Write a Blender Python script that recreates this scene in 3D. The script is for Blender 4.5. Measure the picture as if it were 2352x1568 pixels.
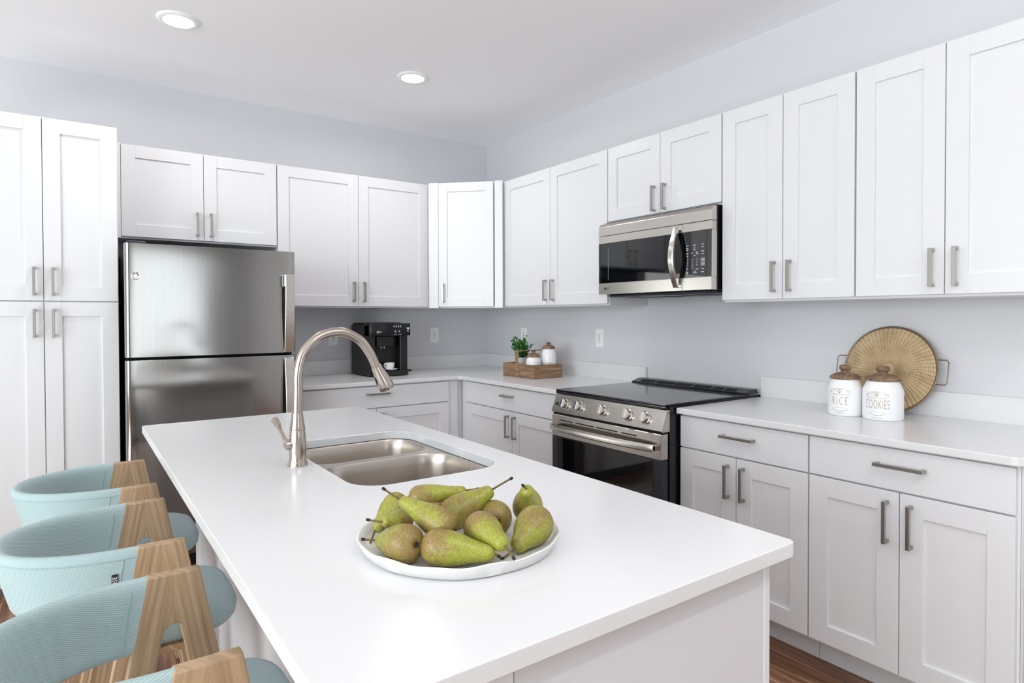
import bpy, bmesh, math, random
from mathutils import Matrix, Vector, geometry
random.seed(7)
S = bpy.context.scene
for o in list(bpy.data.objects): bpy.data.objects.remove(o)
COL = S.collection
pi = math.pi

# ------------------------------------------------------------------ camera
cd = bpy.data.cameras.new('camera'); cam = bpy.data.objects.new('camera', cd); COL.objects.link(cam)
CAM = Vector((-2.77894, -4.2475, 1.30869))
YAW, PITCH, ROLL = 0.61866, -0.01471, -0.00313
fw = Vector((math.sin(YAW)*math.cos(PITCH), math.cos(YAW)*math.cos(PITCH), math.sin(PITCH)))
rt = Vector((math.cos(YAW), -math.sin(YAW), 0)); up = rt.cross(fw)
r2 = rt*math.cos(ROLL)+up*math.sin(ROLL); u2 = -rt*math.sin(ROLL)+up*math.cos(ROLL)
M = Matrix((r2, u2, -fw)).transposed().to_4x4(); M.translation = CAM
cam.matrix_world = M
cd.sensor_fit = 'HORIZONTAL'; cd.sensor_width = 36; cd.lens = 21.7238; cd.shift_y = -0.014925
cd.clip_start = 0.05; cd.clip_end = 100
S.camera = cam
# ------------------------------------------------------------------ view, world, daylight
S.view_settings.view_transform = 'Standard'; S.view_settings.look = 'None'
S.view_settings.gamma = 1; S.view_settings.use_curve_mapping = False
S.view_settings.exposure = 0.44
try:
    S.cycles.use_denoising = True; S.cycles.diffuse_bounces = 8; S.cycles.max_bounces = 14
    S.cycles.sample_clamp_indirect = 6; S.cycles.caustics_reflective = False; S.cycles.caustics_refractive = False
except Exception: pass
W = bpy.data.worlds.new('world'); S.world = W; W.use_nodes = True
bg = W.node_tree.nodes['Background']; bg.inputs[0].default_value = (0.80, 0.88, 1, 1); bg.inputs[1].default_value = 1.0

def area(name, loc, rot, sx, sy, power, col=(1, 1, 1), spread=pi):
    l = bpy.data.lights.new(name, 'AREA'); l.shape = 'RECTANGLE'; l.size = sx; l.size_y = sy
    l.energy = power; l.color = col; l.spread = spread
    o = bpy.data.objects.new(name, l); COL.objects.link(o); o.location = loc; o.rotation_euler = rot
    return o
FLOOR_Z = .05
DAY = (0.9, 0.985, 1.0)
area('left_window_daylight', (-6.95, -4.6, 1.45), (pi/2, 0, -pi/2), 4.6, 2.0, 165, DAY)
area('left_rear_window_daylight', (-6.95, -7.6, 1.45), (pi/2, 0, -pi/2), 1.2, 2.0, 20, DAY)
area('patio_door_daylight', (-2.1, -8.95, 1.22), (pi/2, 0, 0), 2.0, 2.3, 20, DAY)
# added upward fill light at floor level, imitating daylight bounced off the living-room floor
area('floor_fill_left', (-4.8, -3.0, FLOOR_Z+.02), (pi, 0, 0), 2.0, 3.4, 52, DAY)
# added fill light floating behind the camera, no lamp body, washing the ceiling
area('ceiling_fill', (-1.9, -4.9, 1.9), (pi, 0, 0), .5, .5, 18, (0.94, 0.985, 1.0))
DOWNLIGHT_COL = (1.0, 0.985, 0.96)

# ------------------------------------------------------------------ materials
def nt(name):
    m = bpy.data.materials.new(name); m.use_nodes = True
    t = m.node_tree; b = t.nodes['Principled BSDF']
    return m, t, b
def lin(c):
    return tuple(((v/255)/12.92 if v/255 <= .04045 else ((v/255+.055)/1.055)**2.4) for v in c)+(1,)
def plain(name, rgb, rough=.5, metal=0, bump=0, bscale=200, spec=.5, coat=0, var=0, vscale=3):
    m, t, b = nt(name)
    b.inputs['Base Color'].default_value = lin(rgb); b.inputs['Roughness'].default_value = rough
    b.inputs['Metallic'].default_value = metal; b.inputs['Specular IOR Level'].default_value = spec
    b.inputs['Coat Weight'].default_value = coat
    tc = t.nodes.new('ShaderNodeTexCoord')
    if var:
        n = t.nodes.new('ShaderNodeTexNoise'); n.inputs['Scale'].default_value = vscale; n.inputs['Detail'].default_value = 4
        t.links.new(tc.outputs['Object'], n.inputs['Vector'])
        r = t.nodes.new('ShaderNodeValToRGB')
        r.color_ramp.elements[0].color = lin(tuple(max(0, v-var) for v in rgb)); r.color_ramp.elements[0].position = .3
        r.color_ramp.elements[1].color = lin(tuple(min(255, v+var) for v in rgb)); r.color_ramp.elements[1].position = .7
        t.links.new(n.outputs['Fac'], r.inputs['Fac']); t.links.new(r.outputs['Color'], b.inputs['Base Color'])
    if bump:
        n = t.nodes.new('ShaderNodeTexNoise'); n.inputs['Scale'].default_value = bscale; n.inputs['Detail'].default_value = 3
        t.links.new(tc.outputs['Object'], n.inputs['Vector'])
        bp = t.nodes.new('ShaderNodeBump'); bp.inputs['Strength'].default_value = bump; bp.inputs['Distance'].default_value = .002
        t.links.new(n.outputs['Fac'], bp.inputs['Height']); t.links.new(bp.outputs['Normal'], b.inputs['Normal'])
    return m
def brushed(name, rgb, rough, stretch, aniso=.6, wave=0, var=.12):
    m, t, b = nt(name)
    b.inputs['Metallic'].default_value = 1; b.inputs['Anisotropic'].default_value = aniso
    tc = t.nodes.new('ShaderNodeTexCoord'); mp = t.nodes.new('ShaderNodeMapping'); mp.inputs['Scale'].default_value = stretch
    n = t.nodes.new('ShaderNodeTexNoise'); n.inputs['Scale'].default_value = 1; n.inputs['Detail'].default_value = 5
    t.links.new(tc.outputs['Object'], mp.inputs['Vector']); t.links.new(mp.outputs['Vector'], n.inputs['Vector'])
    r = t.nodes.new('ShaderNodeMapRange'); r.inputs['To Min'].default_value = rough*(1-var*2); r.inputs['To Max'].default_value = rough*(1+var*2)
    t.links.new(n.outputs['Fac'], r.inputs['Value']); t.links.new(r.outputs['Result'], b.inputs['Roughness'])
    c = t.nodes.new('ShaderNodeValToRGB')
    c.color_ramp.elements[0].color = lin(tuple(v*.94 for v in rgb)); c.color_ramp.elements[1].color = lin(tuple(min(255, v*1.04) for v in rgb))
    t.links.new(n.outputs['Fac'], c.inputs['Fac']); t.links.new(c.outputs['Color'], b.inputs['Base Color'])
    tg = t.nodes.new('ShaderNodeTangent'); tg.direction_type = 'RADIAL'; tg.axis = 'Z'
    t.links.new(tg.outputs['Tangent'], b.inputs['Tangent'])
    if wave:
        n2 = t.nodes.new('ShaderNodeTexNoise'); n2.inputs['Scale'].default_value = 3.2; n2.inputs['Detail'].default_value = 0
        t.links.new(tc.outputs['Object'], n2.inputs['Vector'])
        bp = t.nodes.new('ShaderNodeBump'); bp.inputs['Strength'].default_value = wave; bp.inputs['Distance'].default_value = .02
        t.links.new(n2.outputs['Fac'], bp.inputs['Height']); t.links.new(bp.outputs['Normal'], b.inputs['Normal'])
    return m
def wood(name, c0, c1, c2, stretch=(4, 60, 60), coord='Object', rough=.5, rnd=0, rot=(0, 0, 0), detail=6, dist=.6):
    m, t, b = nt(name)
    tc = t.nodes.new('ShaderNodeTexCoord'); mp = t.nodes.new('ShaderNodeMapping')
    mp.inputs['Scale'].default_value = stretch; mp.inputs['Rotation'].default_value = rot
    src = tc.outputs[coord]
    oi = t.nodes.new('ShaderNodeObjectInfo')
    ad = t.nodes.new('ShaderNodeVectorMath'); ad.operation = 'ADD'
    mu = t.nodes.new('ShaderNodeMath'); mu.operation = 'MULTIPLY'; mu.inputs[1].default_value = 37.0
    t.links.new(oi.outputs['Random'], mu.inputs[0])
    t.links.new(src, mp.inputs['Vector'])
    t.links.new(mp.outputs['Vector'], ad.inputs[0]); t.links.new(mu.outputs[0], ad.inputs[1])
    n = t.nodes.new('ShaderNodeTexNoise'); n.inputs['Scale'].default_value = 1; n.inputs['Detail'].default_value = detail
    n.inputs['Distortion'].default_value = dist
    t.links.new(ad.outputs[0], n.inputs['Vector'])
    r = t.nodes.new('ShaderNodeValToRGB'); e = r.color_ramp.elements
    e[0].position = .32; e[0].color = lin(c0); e[1].position = .68; e[1].color = lin(c2)
    k = e.new(.5); k.color = lin(c1)
    t.links.new(n.outputs['Fac'], r.inputs['Fac'])
    out = r.outputs['Color']
    if rnd:
        hs = t.nodes.new('ShaderNodeHueSaturation')
        mr = t.nodes.new('ShaderNodeMapRange'); mr.inputs['To Min'].default_value = 1-rnd; mr.inputs['To Max'].default_value = 1+rnd
        t.links.new(oi.outputs['Random'], mr.inputs['Value']); t.links.new(mr.outputs['Result'], hs.inputs['Value'])
        t.links.new(out, hs.inputs['Color']); out = hs.outputs['Color']
    t.links.new(out, b.inputs['Base Color']); b.inputs['Roughness'].default_value = rough
    bp = t.nodes.new('ShaderNodeBump'); bp.inputs['Strength'].default_value = .12; bp.inputs['Distance'].default_value = .001
    t.links.new(n.outputs['Fac'], bp.inputs['Height']); t.links.new(bp.outputs['Normal'], b.inputs['Normal'])
    return m
def quartz():
    m, t, b = nt('white_quartz')
    tc = t.nodes.new('ShaderNodeTexCoord')
    v = t.nodes.new('ShaderNodeTexVoronoi'); v.inputs['Scale'].default_value = 130
    t.links.new(tc.outputs['Object'], v.inputs['Vector'])
    n = t.nodes.new('ShaderNodeTexNoise'); n.inputs['Scale'].default_value = 45; n.inputs['Detail'].default_value = 3
    t.links.new(tc.outputs['Object'], n.inputs['Vector'])
    r = t.nodes.new('ShaderNodeValToRGB'); e = r.color_ramp.elements
    e[0].position = .0; e[0].color = lin((205, 205, 207)); e[1].position = .10; e[1].color = lin((222, 222, 224))
    t.links.new(v.outputs['Distance'], r.inputs['Fac'])
    mx = t.nodes.new('ShaderNodeMixRGB'); mx.inputs['Color2'].default_value = lin((222, 222, 224))
    r2_ = t.nodes.new('ShaderNodeValToRGB'); r2_.color_ramp.elements[0].position = .36; r2_.color_ramp.elements[1].position = .44
    t.links.new(n.outputs['Fac'], r2_.inputs['Fac']); t.links.new(r2_.outputs['Color'], mx.inputs['Fac'])
    t.links.new(r.outputs['Color'], mx.inputs['Color1']); t.links.new(mx.outputs['Color'], b.inputs['Base Color'])
    b.inputs['Roughness'].default_value = .2
    return m
def fabric():
    m, t, b = nt('aqua_fabric')
    tc = t.nodes.new('ShaderNodeTexCoord')
    mp = t.nodes.new('ShaderNodeMapping'); mp.inputs['Rotation'].default_value = (0, 0, .35)
    t.links.new(tc.outputs['UV'], mp.inputs['Vector'])
    w = t.nodes.new('ShaderNodeTexWave'); w.bands_direction = 'Y'; w.inputs['Scale'].default_value = 95; w.inputs['Distortion'].default_value = 1.2
    w.inputs['Detail'].default_value = 2; w.inputs['Detail Scale'].default_value = 3
    t.links.new(mp.outputs['Vector'], w.inputs['Vector'])
    w2 = t.nodes.new('ShaderNodeTexWave'); w2.bands_direction = 'X'; w2.inputs['Scale'].default_value = 130; w2.inputs['Distortion'].default_value = .6
    t.links.new(mp.outputs['Vector'], w2.inputs['Vector'])
    a = t.nodes.new('ShaderNodeMath'); a.operation = 'MULTIPLY_ADD'; a.inputs[1].default_value = .35
    t.links.new(w2.outputs['Fac'], a.inputs[0]); t.links.new(w.outputs['Fac'], a.inputs[2])
    r = t.nodes.new('ShaderNodeValToRGB'); e = r.color_ramp.elements
    e[0].position = 0; e[0].color = lin((152, 174, 177)); e[1].position = 1.0; e[1].color = lin((172, 191, 193))
    t.links.new(a.outputs[0], r.inputs['Fac']); t.links.new(r.outputs['Color'], b.inputs['Base Color'])
    bp = t.nodes.new('ShaderNodeBump'); bp.inputs['Strength'].default_value = .35; bp.inputs['Distance'].default_value = .0015
    t.links.new(a.outputs[0], bp.inputs['Height']); t.links.new(bp.outputs['Normal'], b.inputs['Normal'])
    b.inputs['Roughness'].default_value = .85; b.inputs['Specular IOR Level'].default_value = .25
    b.inputs['Sheen Weight'].default_value = .25
    return m
def pear_skin():
    m, t, b = nt('pear_skin')
    tc = t.nodes.new('ShaderNodeTexCoord'); oi = t.nodes.new('ShaderNodeObjectInfo')
    ad = t.nodes.new('ShaderNodeVectorMath'); ad.operation = 'ADD'
    mu = t.nodes.new('ShaderNodeMath'); mu.operation = 'MULTIPLY'; mu.inputs[1].default_value = 50
    t.links.new(oi.outputs['Random'], mu.inputs[0]); t.links.new(tc.outputs['Object'], ad.inputs[0]); t.links.new(mu.outputs[0], ad.inputs[1])
    def noise(sc, d):
        n = t.nodes.new('ShaderNodeTexNoise'); n.inputs['Scale'].default_value = sc; n.inputs['Detail'].default_value = d
        t.links.new(ad.outputs[0], n.inputs['Vector']); return n
    big = noise(26, 3); fine = noise(420, 3); mid = noise(150, 6)
    sx = t.nodes.new('ShaderNodeSeparateXYZ'); t.links.new(tc.outputs['Object'], sx.inputs[0])
    # russet gathers towards the blossom end (local z = 0) and in patches
    mr = t.nodes.new('ShaderNodeMapRange'); mr.inputs['From Min'].default_value = -.035; mr.inputs['From Max'].default_value = .075
    mr.inputs['To Min'].default_value = .33; mr.inputs['To Max'].default_value = -.14
    t.links.new(sx.outputs['Z'], mr.inputs['Value'])
    s1 = t.nodes.new('ShaderNodeMath'); s1.operation = 'ADD'; t.links.new(mr.outputs[0], s1.inputs[0]); t.links.new(big.outputs['Fac'], s1.inputs[1])
    s2 = t.nodes.new('ShaderNodeMath'); s2.operation = 'MULTIPLY_ADD'; s2.inputs[1].default_value = .55
    t.links.new(mid.outputs['Fac'], s2.inputs[0]); t.links.new(s1.outputs[0], s2.inputs[2])
    rp = t.nodes.new('ShaderNodeValToRGB'); rp.color_ramp.elements[0].position = .70; rp.color_ramp.elements[1].position = 1.08
    t.links.new(s2.outputs[0], rp.inputs['Fac'])
    g = t.nodes.new('ShaderNodeValToRGB'); e = g.color_ramp.elements
    e[0].position = .36; e[0].color = lin((132, 135, 48)); e[1].position = .64; e[1].color = lin((160, 163, 62))
    t.links.new(fine.outputs['Fac'], g.inputs['Fac'])
    br = t.nodes.new('ShaderNodeValToRGB'); e = br.color_ramp.elements
    e[0].position = .35; e[0].color = lin((122, 100, 52)); e[1].position = .65; e[1].color = lin((148, 125, 72))
    t.links.new(fine.outputs['Fac'], br.inputs['Fac'])
    mx = t.nodes.new('ShaderNodeMixRGB'); t.links.new(rp.outputs['Color'], mx.inputs['Fac'])
    t.links.new(g.outputs['Color'], mx.inputs['Color1']); t.links.new(br.outputs['Color'], mx.inputs['Color2'])
    t.links.new(mx.outputs['Color'], b.inputs['Base Color'])
    b.inputs['Roughness'].default_value = .42; b.inputs['Subsurface Weight'].default_value = .0
    bp = t.nodes.new('ShaderNodeBump'); bp.inputs['Strength'].default_value = .08; bp.inputs['Distance'].default_value = .001
    t.links.new(mid.outputs['Fac'], bp.inputs['Height']); t.links.new(bp.outputs['Normal'], b.inputs['Normal'])
    return m
def emit(name, rgb, k):
    m, t, b = nt(name); b.inputs['Base Color'].default_value = lin(rgb)
    b.inputs['Emission Color'].default_value = lin(rgb); b.inputs['Emission Strength'].default_value = k
    return m

m_wall = plain('wall_paint_grey', (212, 212, 216), .7, bump=.04, bscale=180)
m_ceil = plain('ceiling_paint', (247, 247, 249), .8, bump=.03, bscale=120)
m_cab = plain('cabinet_white', (224, 224, 227), .33, bump=.01, bscale=60)
m_carc = plain('carcass_white', (226, 226, 230), .5)
m_island = plain('island_panel_paint', (214, 214, 219), .38)
m_quartz = quartz()
m_steel = brushed('brushed_steel', (202, 197, 190), .24, (2, 2, 500), .5, var=.05)
m_fridge = brushed('fridge_steel', (164, 161, 158), .13, (300, 300, 2), .7, wave=.16, var=.05)
m_sink = plain('sink_steel', (190, 182, 174), .3, 1)
m_nickel = plain('brushed_nickel', (186, 176, 166), .24, 1)
m_pull = plain('pull_nickel', (170, 165, 158), .3, 1)
m_chrome = plain('chrome', (232, 232, 234), .14, 1)
m_black = plain('black_enamel', (14, 14, 18), .22, var=3)
m_blackmatt = plain('black_plastic', (18, 18, 19), .42, bump=.03, bscale=300)
m_bglass = plain('black_glass', (7, 8, 12), .04, spec=.8, var=2)
m_cook = plain('cooktop_glass', (13, 14, 18), .09, spec=.9, var=2)
m_darkgrey = plain('dark_grey_metal', (62, 63, 70), .4, .6)
m_slot = plain('shadow_gap', (6, 6, 7), .9)
m_plastic = plain('white_plastic', (240, 240, 242), .3)
m_ceramic = plain('white_ceramic', (236, 236, 238), .28, bump=.02, bscale=30)
m_plate = plain('matt_white_plate', (222, 221, 220), .5, bump=.05, bscale=45)
m_fabric = fabric()
m_stool = wood('pale_beech', (152, 124, 96), (174, 144, 113), (190, 161, 129), (4, 130, 1), 'UV', .5, .05, dist=.15)
m_lid = wood('dark_mango_wood', (96, 74, 56), (128, 102, 80), (152, 126, 102), (14, 60, 60), 'Object', .6)
m_crate = wood('crate_wood', (110, 84, 62), (140, 110, 84), (166, 136, 106), (60, 5, 60), 'Object', .7)
m_crate2 = wood('crate_end_wood', (110, 84, 62), (140, 110, 84), (166, 136, 106), (5, 60, 60), 'Object', .7)
m_floor = wood('floor_wood', (76, 50, 36), (126, 88, 64), (176, 134, 103), (34, 1.6, 1), 'Object', .34, .22)
m_weave = plain('seagrass', (194, 169, 132), .75, bump=.2, bscale=300, var=18, vscale=16)
m_weavedark = plain('seagrass_dark', (128, 102, 72), .8)
m_rimbrown = plain('bronze_wire', (128, 112, 92), .4, .7)
m_pear = pear_skin()
m_stem = plain('pear_stem', (104, 86, 46), .7, bump=.3, bscale=300, var=16, vscale=80)
m_stemtip = plain('pear_stem_tip', (38, 30, 24), .8)
m_leaf = plain('leaf_green', (62, 116, 50), .45, var=26, vscale=60)
m_soil = plain('soil', (40, 32, 26), .9, bump=.5)
m_goldink = plain('tan_ink', (172, 150, 120), .6)
m_greyink = plain('grey_ink', (170, 166, 164), .6)
m_blackink = plain('dark_ink', (70, 68, 70), .6)
m_whiteink = plain('white_print', (214, 214, 218), .5)
m_greyprint = plain('grey_print', (150, 150, 156), .5)
m_lamp = emit('led_lens', (255, 252, 246), 6.0)
m_tag = plain('woven_black_tag', (16, 16, 18), .8)
m_glassw = nt('window_glass')[0]
_b = m_glassw.node_tree.nodes['Principled BSDF']; _b.inputs['Transmission Weight'].default_value = 1; _b.inputs['Roughness'].default_value = 0; _b.inputs['IOR'].default_value = 1.01

# ------------------------------------------------------------------ mesh helpers
class MB:
    def __init__(s, T=None): s.v = []; s.f = []; s.uv = {}; s.T = T
    def add(s, vs, fs, uv=None):
        k = len(s.v)
        for p in vs:
            p = Vector(p); s.v.append(s.T @ p if s.T else p)
        for f in fs: s.f.append([i+k for i in f])
        if uv:
            for i, c in enumerate(uv): s.uv[k+i] = c
        return s
    def box(s, x0, x1, y0, y1, z0, z1, c=.0012):
        x0, x1 = min(x0, x1), max(x0, x1); y0, y1 = min(y0, y1), max(y0, y1); z0, z1 = min(z0, z1), max(z0, z1)
        if c <= 0:
            return s.add([(x, y, z) for x in (x0, x1) for y in (y0, y1) for z in (z0, z1)],
                  [(0, 1, 3, 2), (4, 6, 7, 5), (0, 4, 5, 1), (2, 3, 7, 6), (0, 2, 6, 4), (1, 5, 7, 3)])
        c = min(c, (x1-x0)*.45, (y1-y0)*.45, (z1-z0)*.45)
        vs = []; ix = {}
        for i, x in enumerate((x0, x1)):
            for j, y in enumerate((y0, y1)):
                for k, z in enumerate((z0, z1)):
                    xi = x+(c if i == 0 else -c); yi = y+(c if j == 0 else -c); zi = z+(c if k == 0 else -c)
                    ix[i, j, k] = len(vs)
                    vs += [(x, yi, zi), (xi, y, zi), (xi, yi, z)]
        F = []
        for a in (0, 1):
            F.append([ix[a, j, k] for j, k in ((0, 0), (1, 0), (1, 1), (0, 1))])
            F.append([ix[i, a, k]+1 for i, k in ((0, 0), (1, 0), (1, 1), (0, 1))])
            F.append([ix[i, j, a]+2 for i, j in ((0, 0), (1, 0), (1, 1), (0, 1))])
        for a in (0, 1):
            for b in (0, 1):
                F.append([ix[0, a, b]+1, ix[1, a, b]+1, ix[1, a, b]+2, ix[0, a, b]+2])
                F.append([ix[a, 0, b], ix[a, 1, b], ix[a, 1, b]+2, ix[a, 0, b]+2])
                F.append([ix[a, b, 0], ix[a, b, 1], ix[a, b, 1]+1, ix[a, b, 0]+1])
        for k_, b in ix.items(): F.append([b, b+1, b+2])
        return s.add(vs, F)
    def loft(s, rings, closed=True, cap0=True, cap1=True):
        n = len(rings[0]); vs = [p for r in rings for p in r]; F = []
        for i in range(len(rings)-1):
            for j in range(n if closed else n-1):
                a = i*n+j; b = i*n+(j+1) % n
                F.append((a, b, b+n, a+n))
        if cap0: F.append(list(range(n)))
        if cap1: F.append([len(vs)-n+j for j in range(n)])
        return s.add(vs, F)
    def tube(s, path, r, seg=10, cap=True, up0=None):
        P = [Vector(p) for p in path]; n = len(P)
        R = r if isinstance(r, (list, tuple)) else [r]*n
        tn = []
        for i in range(n):
            d = P[min(i+1, n-1)]-P[max(i-1, 0)]; tn.append(d.normalized())
        u = up0 or (Vector((0, 0, 1)) if abs(tn[0].z) < .9 else Vector((1, 0, 0)))
        rings = []
        for i in range(n):
            u = (u-tn[i]*u.dot(tn[i])).normalized(); w = tn[i].cross(u)
            rings.append([P[i]+(u*math.cos(2*pi*k/seg)+w*math.sin(2*pi*k/seg))*R[i] for k in range(seg)])
        return s.loft(rings, True, cap, cap)
    def lathe(s, prof, c=(0, 0, 0), seg=32, ax=None):
        """prof: (r, h) pairs along +z from c; ax turns the axis"""
        c = Vector(c); Q = Matrix.Identity(3)
        if ax is not None: Q = Vector((0, 0, 1)).rotation_difference(Vector(ax)).to_matrix()
        rings = [[c+Q @ Vector((r*math.cos(2*pi*k/seg), r*math.sin(2*pi*k/seg), h)) for k in range(seg)] for r, h in prof]
        return s.loft(rings, True, prof[0][0] > 1e-5, prof[-1][0] > 1e-5)
    def prism(s, outer, z0, z1, holes=(), fn=None):
        """polygon with holes in local xy, extruded in z; fn maps (x,y,z) elsewhere"""
        fn = fn or (lambda x, y, z: (x, y, z))
        loops = [list(outer)]+[list(h) for h in holes]
        flat = [p for l in loops for p in l]; n = len(flat)
        tris = geometry.tessellate_polygon([[Vector((p[0], p[1], 0)) for p in l] for l in loops])
        vs = [fn(p[0], p[1], z0) for p in flat]+[fn(p[0], p[1], z1) for p in flat]
        F = [tuple(t) for t in tris]+[tuple(i+n for i in t) for t in tris]
        k = 0
        for l in loops:
            m = len(l)
            for i in range(m):
                a = k+i; b = k+(i+1) % m; F.append((a, b, b+n, a+n))
            k += m
        return s.add(vs, F)
    def build(s, name, mat, parent=None, smooth=0, bevel=0, bseg=1, local=False, weld=False, keep=None):
        bm = bmesh.new()
        for p in s.v: bm.verts.new(p)
        bm.verts.ensure_lookup_table()
        uvl = bm.loops.layers.uv.new('UVMap') if s.uv else None
        for f in s.f:
            f2 = []
            for i in f:
                if i not in f2: f2.append(i)
            if len(f2) < 3: continue
            try: fc = bm.faces.new([bm.verts[i] for i in f2])
            except ValueError: continue
            if uvl:
                for l, i in zip(fc.loops, f2): l[uvl].uv = s.uv.get(i, (0, 0))
        if weld: bmesh.ops.remove_doubles(bm, verts=bm.verts, dist=1e-5)
        bmesh.ops.recalc_face_normals(bm, faces=bm.faces)
        if bevel:
            ed = [e for e in bm.edges if len(e.link_faces) == 2 and e.calc_face_angle(0) > .6 and not (keep and keep(e))]
            bmesh.ops.bevel(bm, geom=ed, offset=bevel, segments=bseg, profile=.5, affect='EDGES', clamp_overlap=True)
        off = Vector((0, 0, 0))
        if parent is not None and not local:
            q = parent
            while q is not None: off += q.location; q = q.parent
            bmesh.ops.translate(bm, verts=bm.verts, vec=-off)
        me = bpy.data.meshes.new(name); bm.to_mesh(me); bm.free()
        if mat: me.materials.append(mat)
        if smooth:
            me.polygons.foreach_set('use_smooth', [True]*len(me.polygons))
            try: me.set_sharp_from_angle(angle=smooth)
            except Exception: pass
        o = bpy.data.objects.new(name, me); COL.objects.link(o); o.parent = parent
        return o
SM = math.radians(38)

def thing(name, loc, label, cat, group=None):
    o = bpy.data.objects.new(name, None); COL.objects.link(o); o.location = loc
    o.empty_display_size = .05
    o['label'] = label; o['category'] = cat
    if group: o['group'] = group
    return o
def tag(o, label, cat, group=None):
    o['label'] = label; o['category'] = cat
    if group: o['group'] = group
    return o
def struct(o): o['kind'] = 'structure'; return o
def copy_tree(o, parent=None):
    c = o.copy(); COL.objects.link(c)
    if parent is not None: c.parent = parent
    for ch in list(o.children): copy_tree(ch, c)
    return c
def frame(O, U, N):
    U = Vector(U); N = Vector(N); Z = Vector((0, 0, 1))
    m = Matrix((U, N, Z)).transposed().to_4x4(); m.translation = Vector(O); return m
def text_mb(T, txt, size, w=1.0, depth=.0004, align='CENTER', fn=None, mb=None, spacing=1.0, thin=0):
    """flat lettering in the (u, z) plane of frame T, standing out by depth"""
    cu = bpy.data.curves.new('t', 'FONT'); cu.body = txt; cu.size = size; cu.align_x = align; cu.resolution_u = 3
    cu.space_character = spacing; cu.offset = thin
    ob = bpy.data.objects.new('t', cu); COL.objects.link(ob)
    dg = bpy.context.evaluated_depsgraph_get(); me = bpy.data.meshes.new_from_object(ob.evaluated_get(dg))
    mb = mb or MB(T)
    fn = fn or (lambda x, y: (x*w, depth, y))
    mb.add([fn(v.co.x, v.co.y) for v in me.vertices], [list(p.vertices) for p in me.polygons])
    bpy.data.objects.remove(ob); bpy.data.curves.remove(cu); bpy.data.meshes.remove(me)
    return mb
def rrect(x0, x1, y0, y1, r, n=6):
    P = []
    for cx, cy, a in ((x1-r, y1-r, 0), (x0+r, y1-r, pi/2), (x0+r, y0+r, pi), (x1-r, y0+r, 3*pi/2)):
        for i in range(n+1):
            t = a+pi/2*i/n; P.append((cx+r*math.cos(t), cy+r*math.sin(t)))
    return P

# ------------------------------------------------------------------ room shell
FZ = .05; H = 2.698; XL = -7.0; YR = -9.0
fl = struct(MB().box(XL, 0, YR, 0, FZ-.05, FZ-.006, 0).build('floor', m_floor))
cache = {}
PW, PL = .165, 1.45
row = 0; x = XL
while x < -1e-6:
    y = YR-random.random()*PL
    while y < -1e-6:
        a, b = max(y, YR), min(y+PL, 0); L = round(b-a, 3)
        wd = min(PW, -x)
        if L > .02 and wd > .02:
            key = (L, round(wd, 3))
            if key not in cache:
                cache[key] = MB().box(.0004, wd-.0004, .0004, L-.0004, 0, .006, .0008).build('plank', m_floor, None)
                o = cache[key]
            else:
                o = cache[key].copy(); COL.objects.link(o)
            o.parent = fl; o.location = (x, a, FZ-.006)
        y += PL
    x += PW
struct(MB().box(XL-.1, .1, YR-.1, .1, H, H+.1, 0).build('ceiling', m_ceil))
struct(MB().box(XL-.1, 0, 0, .1, FZ-.05, H, 0).build('wall_back', m_wall))
struct(MB().box(0, .1, YR, .1, FZ-.05, H, 0).build('wall_right', m_wall))
def holed_wall(name, T, L, hole):
    mb = MB(T); u0, u1, z0, z1 = hole
    mb.box(0, u0, -.1, 0, FZ-.05, H, 0); mb.box(u1, L, -.1, 0, FZ-.05, H, 0)
    mb.box(u0, u1, -.1, 0, FZ-.05, z0, 0); mb.box(u0, u1, -.1, 0, z1, H, 0)
    return struct(mb.build(name, m_wall))
def window(name, T, hole, n):
    u0, u1, z0, z1 = hole
    mb = MB(T)
    mb.box(u0, u1, -.09, .01, z0, z0+.05); mb.box(u0, u1, -.09, .01, z1-.05, z1)
    for i in range(n+1):
        c = u0+(u1-u0)*i/n; mb.box(max(u0, c-.04), min(u1, c+.04), -.088, .008, z0+.05, z1-.05)
    w = struct(mb.build(name, m_plastic))
    for i in range(n):
        a = u0+(u1-u0)*i/n; b = u0+(u1-u0)*(i+1)/n
        MB(T).box(a+.03, b-.03, -.085, -.079, z0+.04, z1-.04, 0).build('pane', m_glassw, w)
Trear = frame((XL, YR, 0), (1, 0, 0), (0, 1, 0)); Tleft = frame((XL, YR, 0), (0, 1, 0), (1, 0, 0))
hr = (3.85, 5.95, FZ+.03, 2.35); hl = (.75, 6.75, .45, 2.45)
holed_wall('wall_rear', Trear, 7.0, hr).data.materials[0] = plain('dark_reflection_paint', (138, 137, 139), .7); holed_wall('wall_left', Tleft, 9.0, hl)  # unseen rear wall darkened so the refrigerator doors reflect a dark half
window('window_1', Trear, hr, 2); window('window_2', Tleft, hl, 5)
struct(MB().box(-6.98, -3.3, -.014, -.0005, FZ, FZ+.1, .002).build('baseboard_back', m_cab))
struct(MB().box(-.014, -.0005, YR+.02, -3.72, FZ, FZ+.1, .002).build('baseboard_right', m_cab))

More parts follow.
